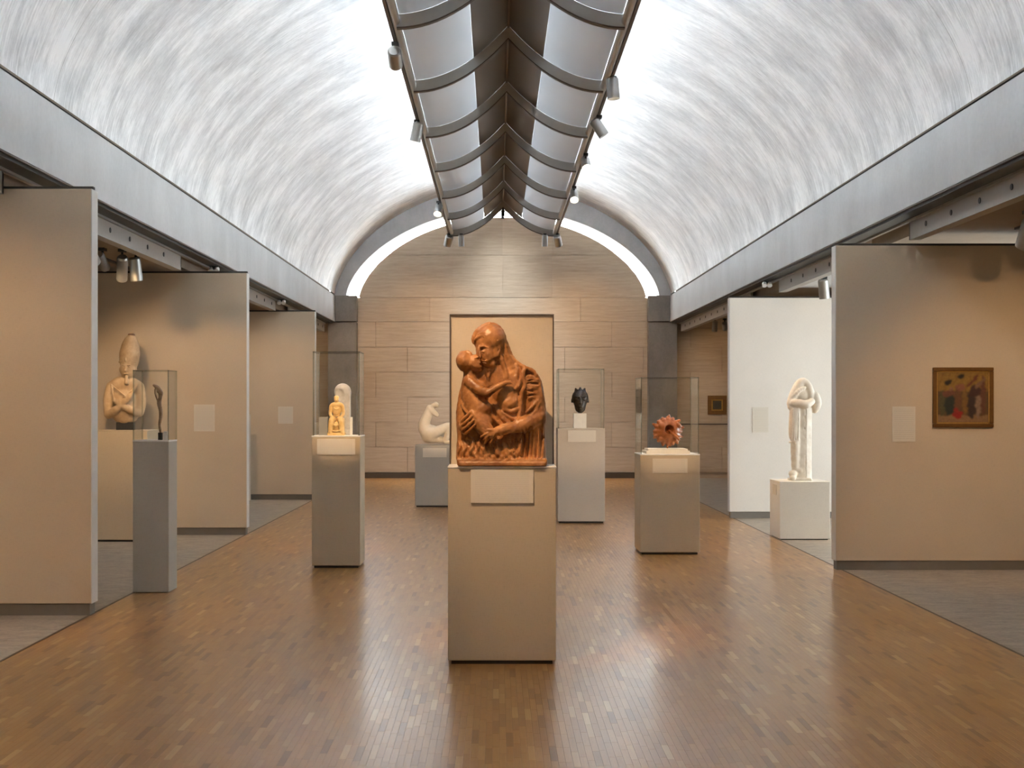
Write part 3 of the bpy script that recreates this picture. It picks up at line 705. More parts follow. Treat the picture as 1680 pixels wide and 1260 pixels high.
# ---------------------------------------------------------------- sculpting: signed distance blends turned into one smooth mesh
class Sculpt:
    """Points are (x, y, w) in a drawing frame: x right, y DOWN, w towards the viewer; s metres per unit; (cx, by) maps to the local origin"""
    def __init__(s, cx, by, sc, lo, hi, res):
        s.cx, s.by, s.sc = cx, by, sc; s.res = res
        s.lo = np.array(lo, float); s.n = [int((h-l)/res)+2 for l, h in zip(lo, hi)]
        s.ax = [l+res*np.arange(n, dtype=np.float32) for l, n in zip(lo, s.n)]
        s.f = np.full(s.n, 1e3, np.float32)
    def region(s, lo, hi):
        sl = []
        for a, l, h in zip(s.ax, lo, hi):
            i = max(0, int((l-a[0])/s.res)); j = min(len(a), int((h-a[0])/s.res)+2)
            if j <= i: return None
            sl.append(slice(i, j))
        g = np.meshgrid(*[a[q] for a, q in zip(s.ax, sl)], indexing='ij', sparse=True)
        return tuple(sl), g
    def put(s, sl, d, k, mode):
        f = s.f[sl]
        if mode == 'add':
            if k <= 0: s.f[sl] = np.minimum(f, d); return
            h = np.maximum(k-np.abs(f-d), 0)/k; s.f[sl] = np.minimum(f, d)-h*h*k*.25
        else:
            d = -d; h = np.maximum(k-np.abs(f-d), 0)/max(k, 1e-6); s.f[sl] = np.maximum(f, d)+h*h*k*.25
    def E(s, c, r, ang=0, k=8, mode='add', tilt=0):
        R = max(r)+k*1.5; q = s.region([a-R for a in c], [a+R for a in c])
        if q is None: return s
        sl, (X, Y, Z) = q; x, y, z = X-c[0], Y-c[1], Z-c[2]; t = math.radians(ang); c_, s_ = math.cos(t), math.sin(t)
        x, y = x*c_+y*s_, -x*s_+y*c_
        if tilt:
            t = math.radians(tilt); c_, s_ = math.cos(t), math.sin(t); x, z = x*c_+z*s_, -x*s_+z*c_
        k0 = np.sqrt((x/r[0])**2+(y/r[1])**2+(z/r[2])**2); k1 = np.sqrt((x/r[0]**2)**2+(y/r[1]**2)**2+(z/r[2]**2)**2)+1e-9
        s.put(sl, k0*(k0-1)/k1, k, mode); return s
    def C(s, pts, rs, k=8, mode='add'):
        if not hasattr(rs, '__len__'): rs = [rs]*len(pts)
        if len(rs) == 2 and len(pts) > 2: rs = [rs[0]+(rs[1]-rs[0])*i/(len(pts)-1) for i in range(len(pts))]
        if len(pts) > 2 and len(rs) == len(pts):       # round the chain off
            P = [np.array(p, float) for p in pts]; NP = []; NR = []
            for i in range(len(P)-1):
                p0 = P[max(i-1, 0)]; p1 = P[i]; p2 = P[i+1]; p3 = P[min(i+2, len(P)-1)]
                for t in (0, .34, .67):
                    NP.append(.5*((2*p1)+(-p0+p2)*t+(2*p0-5*p1+4*p2-p3)*t*t+(-p0+3*p1-3*p2+p3)*t**3)); NR.append(rs[i]+(rs[i+1]-rs[i])*t)
            NP.append(P[-1]); NR.append(rs[-1]); pts, rs = NP, NR
        for a, b, ra, rb in zip(pts, pts[1:], rs, rs[1:]):
            R = max(ra, rb)+k*1.5; q = s.region([min(u, v)-R for u, v in zip(a, b)], [max(u, v)+R for u, v in zip(a, b)])
            if q is None: continue
            sl, (X, Y, Z) = q; d = [v-u for u, v in zip(a, b)]; L = sum(v*v for v in d)+1e-9
            t = np.clip(((X-a[0])*d[0]+(Y-a[1])*d[1]+(Z-a[2])*d[2])/L, 0, 1)
            dist = np.sqrt((X-a[0]-t*d[0])**2+(Y-a[1]-t*d[1])**2+(Z-a[2]-t*d[2])**2)-(ra+(rb-ra)*t)
            s.put(sl, dist.astype(np.float32), k, mode)
        return s
    def B(s, c, h, r=4, k=6, mode='add'):
        R = k*1.5+r; q = s.region([a-b-R for a, b in zip(c, h)], [a+b+R for a, b in zip(c, h)])
        sl, (X, Y, Z) = q; x, y, z = abs(X-c[0])-h[0]+r, abs(Y-c[1])-h[1]+r, abs(Z-c[2])-h[2]+r
        d = np.sqrt(np.maximum(x, 0)**2+np.maximum(y, 0)**2+np.maximum(z, 0)**2)+np.minimum(np.maximum(np.maximum(x, y), z), 0)-r
        s.put(sl, d, k, mode); return s
    def ripple(s, fn):
        X, Y, Z = np.meshgrid(*s.ax, indexing='ij', sparse=True); s.f += fn(X, Y, Z).astype(np.float32); return s
    def cut(s, axis, v, keep_less=True):
        a = s.ax[axis]; sh = [1, 1, 1]; sh[axis] = len(a); d = (a-v).reshape(sh); d = d if keep_less else -d
        s.f = np.maximum(s.f, d.astype(np.float32)); return s
    def build(s, name, m, parent=None, smooth=2):
        f = s.f; f[0], f[-1] = 9, 9; f[:, 0], f[:, -1] = 9, 9; f[:, :, 0], f[:, :, -1] = 9, 9
        ins = f < 0; n = f.shape; cs = tuple(k-1 for k in n)
        acc = np.zeros(cs+(3,), np.float32); cnt = np.zeros(cs, np.float32)
        for ax in range(3):
            o = [b for b in range(3) if b != ax]
            for i in (0, 1):
                for j in (0, 1):
                    A = [None]*3; Bq = [None]*3
                    A[ax] = slice(0, n[ax]-1); Bq[ax] = slice(1, n[ax])
                    A[o[0]] = Bq[o[0]] = slice(i, n[o[0]]-1+i); A[o[1]] = Bq[o[1]] = slice(j, n[o[1]]-1+j)
                    fa, fb = f[tuple(A)], f[tuple(Bq)]; cr = (fa < 0) != (fb < 0)
                    w = np.where(cr, fa/np.where(cr, fa-fb, 1), 0)
                    acc[..., ax] += w; acc[..., o[0]] += cr*i; acc[..., o[1]] += cr*j; cnt += cr
        act = cnt > 0; idx = np.full(cs, -1, np.int64); ijk = np.argwhere(act); idx[act] = np.arange(len(ijk))
        v = (ijk+acc[act]/cnt[act][:, None])*s.res+s.lo
        quads = []
        for ax in range(3):
            o = [(ax+1) % 3, (ax+2) % 3]; A = [slice(1, n[q]-1) for q in range(3)]; Bq = list(A)
            A[ax] = slice(0, n[ax]-1); Bq[ax] = slice(1, n[ax])
            a, b = ins[tuple(A)], ins[tuple(Bq)]
            base = np.zeros(3, int); base[o[0]] = 1; base[o[1]] = 1
            for flip, sel in ((False, a & ~b), (True, ~a & b)):
                p = np.argwhere(sel)+base
                def at(da, db):
                    q = p.copy(); q[:, o[0]] -= da; q[:, o[1]] -= db; return idx[q[:, 0], q[:, 1], q[:, 2]]
                q = np.stack([at(1, 1), at(0, 1), at(0, 0), at(1, 0)], 1); quads.append(q[:, ::-1] if flip else q)
        q = np.concatenate(quads); q = q[(q >= 0).all(1)]
        co = np.empty_like(v); co[:, 0] = (v[:, 0]-s.cx)*s.sc; co[:, 1] = -v[:, 2]*s.sc; co[:, 2] = (s.by-v[:, 1])*s.sc
        # (x, y down, w) -> (x, -w, -y): a rotation, so the winding stays
        me = bpy.data.meshes.new(name); me.vertices.add(len(co)); me.vertices.foreach_set('co', co.astype(np.float32).ravel())
        me.loops.add(len(q)*4); me.loops.foreach_set('vertex_index', q.ravel().astype(np.int32))
        me.polygons.add(len(q)); me.polygons.foreach_set('loop_start', np.arange(0, len(q)*4, 4, dtype=np.int32)); me.polygons.foreach_set('loop_total', np.full(len(q), 4, np.int32))
        me.polygons.foreach_set('use_smooth', np.ones(len(q), bool)); me.update(); me.validate(); me.materials.append(m)
        o = link(bpy.data.objects.new(name, me), parent)
        if smooth: sm = o.modifiers.new('smooth', 'SMOOTH'); sm.factor = .5; sm.iterations = smooth
        return o
def stone(name, lo, hi, rough=.55, sc=14, spec=.4, bump=.25, sss=0):
    t = NT(name); n = t.noise(t.coords(), sc, 5, .65); t.base(t.ramp(n, [(.3, lo), (.7, hi)])).set(rough, 0, spec)
    t.bump(t.noise(t.coords(), sc*5, 4, .6), bump, .003)
    return t.m
M['terracotta'] = stone('patinated_terracotta', (.20, .070, .020), (.58, .26, .085), .36, 9)
M['bust_stone'] = stone('cream_sandstone', (.38, .26, .15), (.58, .43, .27), .7, 9)
M['ivory'] = stone('gilded_ivory', (.66, .40, .13), (.90, .66, .32), .4, 16)
M['silver'] = stone('pale_grey_stone', (.40, .38, .37), (.66, .64, .62), .35, 10)
M['plaster'] = stone('warm_white_plaster', (.70, .60, .46), (.82, .72, .57), .5, 6)
M['marble'] = stone('weathered_marble', (.66, .58, .48), (.84, .78, .68), .55, 9)
M['dark_wood'] = stone('black_carved_wood', (.018, .013, .010), (.07, .05, .035), .25, 14)
M['copper'] = stone('glazed_copper_clay', (.20, .05, .012), (.50, .17, .05), .16, 8, .6)
M['bronze'] = stone('brown_bronze', (.20, .11, .055), (.50, .36, .24), .35, 20)
M['cubewhite'] = simple('white_block', (.84, .78, .68), .5)

# --- mother and child relief (drawing units: 1026 per metre)
def mother_child():
    s = Sculpt(390, 932, 1/1026, (90, 55, -60), (690, 950, 250), 4.0)
    E, C, B = s.E, s.C, s.B; sub = 'sub'
    rr = random.Random(4)
    # mass of the mother's body and drapery
    E((400, 650, 0), (205, 290, 85), k=20); E((395, 830, 5), (235, 130, 95), k=30)
    E((540, 440, 15), (70, 85, 75), k=20); C([(555, 440, 15), (575, 540, 25), (590, 640, 35)], [66, 62, 56], k=20)
    C([(585, 640, 35), (575, 760, 30), (590, 880, 25)], [58, 60, 62], k=20)
    E((420, 450, 40), (110, 120, 70), k=20); E((350, 430, 45), (110, 70, 55), k=20)
    B((385, 908, 20), (268, 22, 115), 10, 14)
    B((385, 920, 20), (258, 14, 122), 6, 8)
    C([(190, 470, 5), (170, 620, 10), (175, 760, 10), (170, 880, 10)], [55, 58, 55, 60], k=20)
    # chest and waist
    E((430, 555, 78), (72, 52, 48), -20, k=14); E((405, 500, 70), (70, 60, 45), k=16)
    # neck and veil behind it
    C([(330, 300, 50), (370, 420, 50)], [56, 66], k=20)
    C([(365, 200, 30), (405, 290, 30), (460, 370, 20), (545, 400, 10)], [52, 46, 56, 50], k=18)
    # mother's head
    E((310, 178, 62), (94, 98, 92), 15, k=12)
    E((290, 262, 92), (58, 84, 66), -22, k=10)              # face, chin low to the right
    E((322, 322, 112), (25, 24, 24), -20, k=12)              # chin
    E((345, 262, 95), (34, 48, 40), k=12)                   # cheek / jaw
    C([(246, 218, 142), (250, 252, 152), (256, 284, 158)], [5, 7, 10], k=8)      # nose
    E((275, 392, 62), (72, 62, 42), k=18)
    E((273, 243, 160), (16, 9, 11), 12, k=7, mode=sub); E((228, 236, 146), (12, 9, 12), 20, k=5, mode=sub)
    E((274, 245, 147), (13, 9, 11), 10, k=3); C([(258, 249, 156), (276, 253, 157), (292, 246, 150)], 3.2, k=3)
    C([(254, 226, 158), (276, 222, 158), (300, 230, 146)], 5, k=5)
    C([(262, 303, 164), (280, 308, 160), (296, 305, 150)], [4, 5], k=4); C([(268, 319, 158), (286, 321, 154)], 6, k=5)
    C([(264, 312, 166), (296, 313, 154)], 2.2, k=3, mode=sub)
    # hair bands and ear
    C([(218, 186, 112), (244, 164, 128), (286, 158, 136), (322, 184, 132), (342, 226, 126), (354, 266, 116)], [6, 8, 9, 10, 9, 8], k=8)
    C([(236, 152, 124), (276, 140, 134), (326, 158, 134), (356, 200, 122), (374, 256, 106)], [5, 7, 8, 9, 8], k=7)
    for q in range(7): C([(238+q*18, 176+abs(q-2)*5, 146-q*2), (248+q*18, 158+abs(q-2)*5, 150-q*2)], 2.2, k=4, mode=sub)
    E((366, 240, 118), (11, 20, 9), 10, k=5); E((366, 240, 127), (5, 11, 6), 10, k=3, mode=sub)
    # veil rim
    C([(214, 198, 88), (216, 158, 94), (250, 112, 90), (310, 84, 80), (368, 106, 70), (396, 160, 60), (408, 235, 50)], [8, 10, 11, 11, 11, 12, 12], k=9)
    E((268, 196, 92), (42, 40, 46), k=14)
    C([(398, 200, 80), (412, 265, 75), (440, 320, 72), (448, 385, 80)], [10, 14, 13, 10], k=8)
    C([(378, 280, 104), (398, 340, 98), (410, 400, 100), (385, 470, 100)], [12, 14, 12, 9], k=8)
    # veil and mantle on the shoulder
    for p in ([(440, 285, 55), (495, 330, 60), (520, 350, 78), (500, 410, 96), (470, 470, 104)], [(520, 345, 78), (575, 370, 74), (606, 440, 62), (618, 540, 58)],
              [(518, 350, 84), (508, 400, 96), (520, 450, 94), (500, 500, 98), (498, 560, 92), (486, 640, 100)],
              [(530, 410, 86), (560, 400, 86), (590, 430, 72)], [(470, 330, 70), (470, 400, 88), (452, 470, 96), (438, 520, 104)]):
        C(p, [11]*len(p), k=8)
    for p in ([(470, 300, 75), (492, 360, 88), (486, 420, 98)], [(532, 380, 98), (548, 470, 98), (520, 560, 98)], [(478, 470, 112), (480, 560, 108), (470, 640, 118)]): C(p, 6, k=6, mode=sub)
    for i in range(9):                                                           # roughened upper arm
        y = 420+i*14; C([(530+rr.random()*8, y, 92), (560, y+rr.uniform(-8, 8), 96), (600, y+rr.uniform(-10, 10), 76)], 4, k=5)
    E((395, 640, 60), (110, 75, 48), k=16)
    # folds over the chest and waist
    for p in ([(330, 570, 92), (372, 606, 100), (420, 640, 104), (470, 655, 98)], [(352, 600, 98), (392, 650, 106), (430, 676, 108)],
              [(312, 612, 96), (348, 655, 106), (388, 690, 110)], [(398, 594, 106), (440, 606, 108), (478, 592, 98)]): C(p, [11]*len(p), k=8)
    C([(382, 618, 116), (425, 652, 118), (460, 662, 112)], 4, k=5, mode=sub)
    # right sleeve falling to the wrist
    C([(596, 640, 60), (540, 672, 95), (492, 690, 112)], [44, 44, 40], k=14)
    for p in ([(606, 556, 82), (578, 610, 98), (530, 648, 120), (478, 668, 138)], [(618, 590, 74), (590, 640, 96), (540, 672, 120), (488, 690, 142)], [(600, 540, 84), (560, 580, 100), (530, 610, 104)],
              [(622, 640, 70), (600, 690, 84), (610, 740, 80)]): C(p, [9]*len(p), k=7)
    C([(470, 662, 130), (474, 700, 138), (488, 735, 118)], [10, 11, 10], k=6)                      # cuff
    # right forearm and hand
    C([(500, 700, 112), (420, 706, 138), (350, 726, 150)], [38, 33, 25], k=8)
    E((328, 740, 152), (34, 27, 20), -20, k=8)
    C([(330, 718, 158), (300, 716, 160), (274, 732, 154)], [12, 10, 8], k=3)                     # thumb
    for a, b, c in (((308, 732, 160), (284, 742, 160), (262, 757, 148)), ((312, 744, 160), (290, 758, 158), (272, 776, 144)), ((320, 756, 156), (300, 774, 152), (286, 790, 138)), ((332, 764, 150), (318, 784, 144), (306, 797, 130))):
        C([a, b, c], [10, 9, 7.5], k=2.5)
    C([(430, 752, 120), (480, 750, 110)], 26, k=10, mode=sub); C([(380, 775, 120), (440, 765, 110)], 14, k=8, mode=sub)        # hollow under the forearm
    # child: back, hips, legs
    C([(195, 430, 62), (205, 520, 68), (240, 600, 80)], [50, 58, 66], k=14)
    E((245, 480, 78), (50, 62, 44), 10, k=12); E((272, 585, 100), (54, 48, 44), 30, k=10)
    E((250, 650, 90), (80, 58, 62), 25, k=12)
    C([(225, 640, 105), (275, 700, 118), (310, 735, 112)], [48, 44, 34], k=10)
    C([(340, 800, 90), (368, 830, 100), (372, 862, 104)], [22, 18, 16], k=6); C([(372, 866, 106), (400, 878, 122)], [14, 12], k=5)
    # cloth folds on the hip of the child
    for p in ([(150, 560, 78), (196, 594, 118), (228, 640, 146), (262, 690, 158)], [(140, 545, 60), (160, 590, 92), (180, 612, 112)], [(150, 520, 60), (190, 560, 108), (232, 612, 140)], [(206, 606, 140), (250, 660, 156), (300, 704, 154)]): C(p, [8]*len(p), k=8)
    # mother's left hand round the child
    E((158, 706, 88), (30, 42, 32), -25, k=10)
    for k_, (a, b, c) in enumerate((((144, 668, 98), (168, 640, 124), (196, 612, 140)), ((146, 692, 108), (176, 664, 138), (206, 634, 150)), ((154, 714, 112), (186, 688, 142), (214, 660, 154)), ((166, 734, 110), (198, 712, 138), (222, 688, 152)))):
        C([a, b, c], [11, 10, 8], k=2.5)
    for a, b in (((150, 678, 128), (200, 626, 158)), ((158, 700, 134), (208, 652, 162)), ((168, 722, 134), (216, 678, 162))): C([a, b], 3, k=3, mode=sub)
    # child's arm lying across the mother
    E((190, 425, 82), (42, 38, 42), k=10)
    C([(190, 430, 100), (240, 468, 132), (298, 498, 150)], [36, 30, 26], k=6); C([(298, 498, 150), (350, 464, 148), (398, 440, 136)], [25, 20, 14], k=5)
    E((412, 434, 134), (18, 12, 10), -20, k=4)
    E((424, 433, 134), (15, 9, 9), -15, k=5)
    for q in range(4): C([(418, 430+q*4, 136), (436+q*2, 424+q*6, 132)], [5, 4], k=2)
    C([(300, 530, 130), (380, 486, 124)], 9, k=8, mode=sub)
    # child's head
    C([(190, 350, 70), (196, 410, 70)], [38, 40], k=10)
    E((166, 306, 72), (56, 66, 64), -8, k=8); E((224, 316, 92), (48, 50, 48), -10, k=8)
    C([(150, 262, 84), (180, 252, 98), (200, 272, 108), (202, 310, 114), (194, 350, 104)], [9, 9, 8, 7, 7], k=7)   # hair edge
    E((160, 306, 84), (48, 60, 60), -8, k=5); E((238, 338, 118), (26, 22, 22), k=8)
    E((256, 316, 132), (9, 8, 10), k=5); E((236, 303, 142), (9, 6, 7), k=4, mode=sub); C([(222, 290, 136), (242, 286, 136)], 4, k=4)
    E((260, 338, 126), (8, 5, 7), k=3); E((252, 356, 118), (13, 11, 11), k=5)
    E((196, 326, 126), (7, 12, 8), k=3)
    # dark gap between the two faces
    C([(232, 268, 160), (262, 312, 160), (284, 348, 150)], 5, k=4, mode=sub); C([(292, 352, 130), (330, 362, 120)], 10, k=8, mode=sub)
    # lower drapery: full cloth whose folds are pressed out of the mass
    E((275, 850, 40), (150, 85, 80), k=24); E((420, 860, 44), (120, 70, 80), k=24); C([(250, 888, 92), (420, 890, 98), (600, 886, 70)], [18, 18, 18], k=14)
    for p in ([(330, 790, 104), (352, 840, 116), (340, 886, 118)], [(405, 812, 104), (436, 848, 116), (470, 884, 112)], [(500, 780, 100), (480, 850, 112), (440, 886, 114)],
              [(180, 760, 70), (222, 800, 96), (206, 850, 108), (250, 886, 112)], [(230, 790, 100), (268, 830, 114), (300, 880, 116)], [(150, 790, 60), (160, 850, 90), (190, 888, 96)]): C(p, [10, 12, 11] if len(p) == 3 else [11]*len(p), k=12)
    def folds(X, Y, Z):
        w = np.clip((Y-735)/60, 0, 1)*np.clip((893-Y)/16, 0, 1)*np.clip((Z-30)/30, 0, 1)*np.clip((500-X)/30, 0, 1)
        v = np.clip((Y-690)/50, 0, 1)*np.clip((893-Y)/16, 0, 1)*np.clip((X-490)/20, 0, 1)
        return 5.5*w*np.sin(X*.15+1.8*np.sin(Y*.035+X*.012)+.5*np.sin(Y*.09))+1.6*w*np.sin(X*.33-Y*.10)+7*v*np.sin(X*.24+.6*np.sin(Y*.03)+Z*.05)+2.5*v*np.sin(X*.5+Y*.04)
    s.ripple(folds)
    for a, b, c in (((352, 770, 128), (400, 790, 134), (470, 776, 122)),): C([a, b, c], [12, 17, 12], k=8, mode=sub)
    for q in ((300, 868), (330, 850), (262, 852), (392, 872), (455, 868)): C([(q[0], q[1]-16, 126), (q[0]+6, q[1]+16, 128)], 5, k=6, mode=sub)
    s.ripple(lambda X, Y, Z: 1.2*np.sin(X*.13+Y*.05)*np.sin(Y*.11+Z*.08)+.7*np.sin(X*.31-Y*.21)*np.sin(Z*.27+Y*.17))
    s.cut(2, -50, False); s.cut(1, 931)
    root = empty('mother_and_child_sculpture', (.036, 8.13, 1.147), 'brown terracotta half-length sculpture of a veiled mother embracing a child', 'sculpture')
    # X in the drawing: centre 390
    s.build('figures', M['terracotta'], root)
mother_child()

# --- crowned bust (917 units per metre)
def bust():
    s = Sculpt(310, 1050, 1/917, (70, 40, -190), (540, 1060, 230), 6.0); E, C, B = s.E, s.C, s.B
    E((308, 800, -10), (165, 215, 120), k=30); C([(180, 620, -10), (300, 590, -10), (430, 620, -10)], [62, 85, 62], k=30)
    C([(165, 630, 0), (140, 760, 20), (150, 900, 30)], [55, 48, 46], k=20); C([(452, 630, 0), (476, 760, 10), (462, 880, 30)], [52, 46, 44], k=20)
    C([(150, 900, 40), (250, 850, 110), (380, 730, 130)], [46, 36, 28], k=8); C([(462, 880, 40), (380, 850, 105), (250, 770, 125)], [44, 34, 28], k=8)
    E((390, 715, 135), (26, 26, 22), k=6); E((236, 760, 132), (26, 26, 22), k=6)
    C([(392, 730, 150), (460, 590, 90)], 12, k=4); C([(238, 765, 150), (195, 600, 95)], 12, k=4); C([(195, 600, 95), (380, 740, 145)], 7, k=3); C([(452, 600, 92), (350, 720, 148)], 7, k=3)
    C([(340, 560, 0), (340, 500, 15)], [58, 48], k=12)
    E((345, 440, 40), (78, 95, 78), k=12); C([(345, 420, 112), (343, 455, 124)], [9, 15], k=6)
    for sx in (-1, 1):
        E((345+sx*32, 418, 112), (18, 9, 10), k=5, mode='sub'); E((345+sx*32, 420, 103), (13, 7, 8), k=3); E((345+sx*80, 440, 30), (11, 26, 16), k=4)
        C([(345+sx*16, 398, 116), (345+sx*48, 400, 104)], 5, k=4)
    C([(325, 488, 112), (365, 488, 112)], 6, k=4); C([(346, 520, 95), (346, 575, 90)], [16, 24], k=5)
    C([(350, 370, 10), (355, 280, 5), (362, 190, 0), (368, 130, 0)], [92, 102, 84, 48], k=10); E((372, 92, 0), (36, 34, 36), k=10)
    C([(262, 365, 60), (345, 352, 98), (430, 365, 60)], 9, k=4); E((340, 340, 108), (10, 22, 10), k=4)
    s.cut(1, 1012)
    root = empty('crowned_bust', (-4.155, 15.48, 1.236), 'cream stone bust with tall rounded crown and crossed arms on tan pedestal', 'sculpture')
    s.build('figure', M['bust_stone'], root, 3)
    t = Sculpt(310, 1050, 1/917, (300, 40, -60), (430, 140, 60), 5.0); t.E((372, 90, 0), (38, 28, 38)).build('crown_tip', M['brown_stone'], root); box('support', M['black'], (-.09, .10, -.05, .05, -.010, .075), root)
bust()

# --- slender bronze in the narrow case (205*6.3/11.06*11.2 ~ 1277 units per metre)
def slender():
    s = Sculpt(600, 1140, 1/1277, (490, 540, -60), (690, 1150, 60), 4.0)
    s.C([(535, 575, 0), (575, 600, 5), (606, 650, 8), (602, 700, 5), (590, 760, 0), (606, 830, 3), (608, 900, 2), (594, 980, 0), (604, 1060, 0), (606, 1120, 0)], [13, 20, 24, 17, 22, 19, 18, 14, 12, 14], k=6)
    s.C([(548, 610, 0), (550, 660, 0), (575, 740, 0)], [6, 9, 6], k=5).E((590, 640, 8), (24, 20, 18), k=6)
    root = empty('slender_bronze', (-2.905+.29*.62, 11.2, 1.22), 'slender curving bronze figure in the narrow clear case', 'sculpture')
    s.build('figure', M['bronze'], root)
    box('foot_block', M['black'], (-.012, .018, -.02, .02, 0, .06), root)
    b = empty('stone_block', (-2.905+.29*.62+.048, 11.2, 1.22), 'small grey block beside the slender bronze', 'block'); box('block', M['silver'], (-.016, .016, -.03, .03, 0, .07), b, bevel=.003)
slender()

# --- seated ivory figure and arched stele (1103 units per metre)
def seated():
    s = Sculpt(350, 980, 1/1103, (240, 560, -90), (460, 985, 110), 4.0); E, C, B = s.E, s.C, s.B
    B((348, 965, 0), (88, 16, 70), 5, 5); B((348, 880, -30), (78, 80, 38), 10, 8)
    E((350, 722, 0), (48, 62, 32), k=10); C([(300, 670, 0), (350, 660, 0), (400, 670, 0)], [20, 26, 20], k=10)
    C([(292, 680, 0), (284, 760, 8), (310, 800, 40)], [19, 16, 13], k=5); C([(408, 680, 0), (418, 760, 8), (390, 800, 40)], [19, 16, 13], k=5)
    C([(315, 810, 10), (300, 840, 62), (290, 940, 62)], [32, 28, 22], k=6); C([(385, 810, 10), (400, 840, 62), (412, 940, 62)], [32, 28, 22], k=6)
    E((350, 890, 40), (40, 50, 24), k=8); C([(310, 860, 80), (350, 880, 72), (392, 860, 80)], 8, k=4); C([(300, 925, 80), (350, 936, 70), (404, 925, 80)], 8, k=4)
    C([(350, 650, 0), (348, 625, 8)], [14, 13], k=4); E((347, 612, 10), (25, 32, 26), k=5); E((347, 590, 2), (27, 20, 26), k=4); E((345, 616, 36), (4, 8, 5), k=3)
    for sx in (-1, 1): E((347+sx*10, 608, 35), (5, 3, 5), k=2, mode='sub')
    C([(336, 630, 30), (358, 630, 30)], 3, k=2); C([(322, 700, 30), (350, 712, 34), (378, 700, 30)], 4, k=4)
    C([(320, 770, 34), (350, 782, 40), (382, 770, 34)], 7, k=4)
    root = empty('seated_figure', (-1.495, 12.93, 1.22), 'golden ivory seated figure in the tall clear case', 'sculpture'); s.build('figure', M['ivory'], root)
    t = Sculpt(390, 980, 1/1103, (270, 430, -60), (500, 985, 70), 5.0)
    t.E((385, 530, 0), (88, 88, 46), k=8).B((390, 740, 0), (78, 210, 34), 16, 20).B((392, 955, 0), (84, 26, 40), 6, 8).E((352, 560, 52), (52, 66, 30), -10, k=10, mode='sub')
    root = empty('arched_stone', (-1.452, 13.08, 1.22), 'pale grey arch-topped stone behind the seated ivory figure', 'sculpture'); t.build('stone', M['silver'], root)
    b = empty('upright_card', (-1.362, 12.95, 1.22), 'narrow pale upright bar right of the seated ivory figure', 'card'); box('card', M['white'], (-.012, .012, -.006, .006, 0, .17), b)
    b = empty('small_plinth', (-1.628, 13.0, 1.22), 'small dark block left of the seated ivory figure', 'block'); box('block', M['alu_flat'], (-.04, .04, -.04, .04, 0, .17), b, bevel=.003)
seated()

# --- crouching plaster figure (10.5 px zoom; 1160 units per metre)
def crouch():
    s = Sculpt(440, 955, 1/1160, (80, 190, -170), (860, 960, 190), 7.0); E, C, B = s.E, s.C, s.B
    E((300, 760, 0), (170, 150, 135), 20, k=30); C([(290, 800, 0), (190, 660, 0), (215, 520, 0), (265, 400, 0), (290, 350, 0)], [130, 100, 82, 72, 56], k=25)
    E((290, 330, 0), (70, 62, 60), 30, k=15); C([(290, 340, 30), (350, 390, 45), (410, 440, 40)], [50, 44, 34], k=12); C([(320, 300, -10), (385, 262, 0), (410, 280, 0)], [40, 46, 36], k=12)
    C([(300, 760, 60), (430, 720, 80), (580, 640, 70), (640, 640, 60)], [100, 85, 62, 58], k=20); C([(640, 640, 60), (600, 760, 80), (560, 880, 60)], [58, 50, 42], k=15)
    C([(300, 770, -60), (450, 720, -80), (600, 690, -80)], [95, 80, 60], k=20); C([(600, 690, -80), (640, 800, -80), (620, 900, -60)], [58, 48, 40], k=15)
    C([(560, 905, 70), (660, 915, 80)], [36, 28], k=12); C([(620, 905, -60), (720, 915, -60)], [36, 28], k=12); C([(230, 840, 0), (560, 880, 20)], [80, 45], k=25)
    s.cut(1, 945)
    root = empty('crouching_figure', (-.865, 20.65, .914), 'smooth cream crouching nude figure on the low grey pedestal', 'sculpture'); s.build('figure', M['plaster'], root, 4)
crouch()

# --- dark carved head on a white block (335 units per metre)
def darkhead():
    s = Sculpt(140, 577, 1/335, (90, 460, -60), (190, 580, 60), 1.6); E, C, B = s.E, s.C, s.B
    E((140, 510, 0), (36, 38, 34), k=8); E((140, 545, 4), (24, 32, 26), k=10)
    C([(124, 480, 0), (121, 470, 0)], [9, 4], k=3); C([(156, 480, 0), (160, 470, 0)], [9, 4], k=3); C([(140, 476, 10), (140, 468, 8)], [8, 5], k=3)
    C([(140, 512, 36), (140, 532, 38)], [4, 7], k=3)
    for sx in (-1, 1):
        E((140+sx*15, 516, 32), (10, 6, 6), sx*15, k=3, mode='sub'); E((140+sx*15, 517, 27), (7, 4, 5), k=2); C([(140+sx*6, 505, 36), (140+sx*26, 503, 28)], 2.5, k=2)
        E((140+sx*35, 522, 0), (4, 10, 7), k=2); C([(140+sx*28, 520, 20), (140+sx*18, 545, 24), (140+sx*8, 562, 20)], 1.6, k=1.5, mode='sub')
    E((140, 550, 30), (9, 5, 5), k=2)
    for i in range(6): C([(140+(i-2.5)*11, 496, 26-abs(i-2.5)*3), (140+(i-2.5)*8, 478, 14)], 1.5, k=1.5, mode='sub')
    s.cut(1, 576)
    root = empty('carved_head', (1.075, 17.85, 1.205+.19), 'glossy black carved head on a white block in a clear case', 'sculpture'); s.build('head', M['dark_wood'], root, 2)
    b = empty('white_block', (1.07, 17.85, 1.205), 'small white square block under the black carved head', 'block'); box('block', M['cubewhite'], (-.082, .082, -.07, .07, 0, .19), b, bevel=.003)
darkhead()

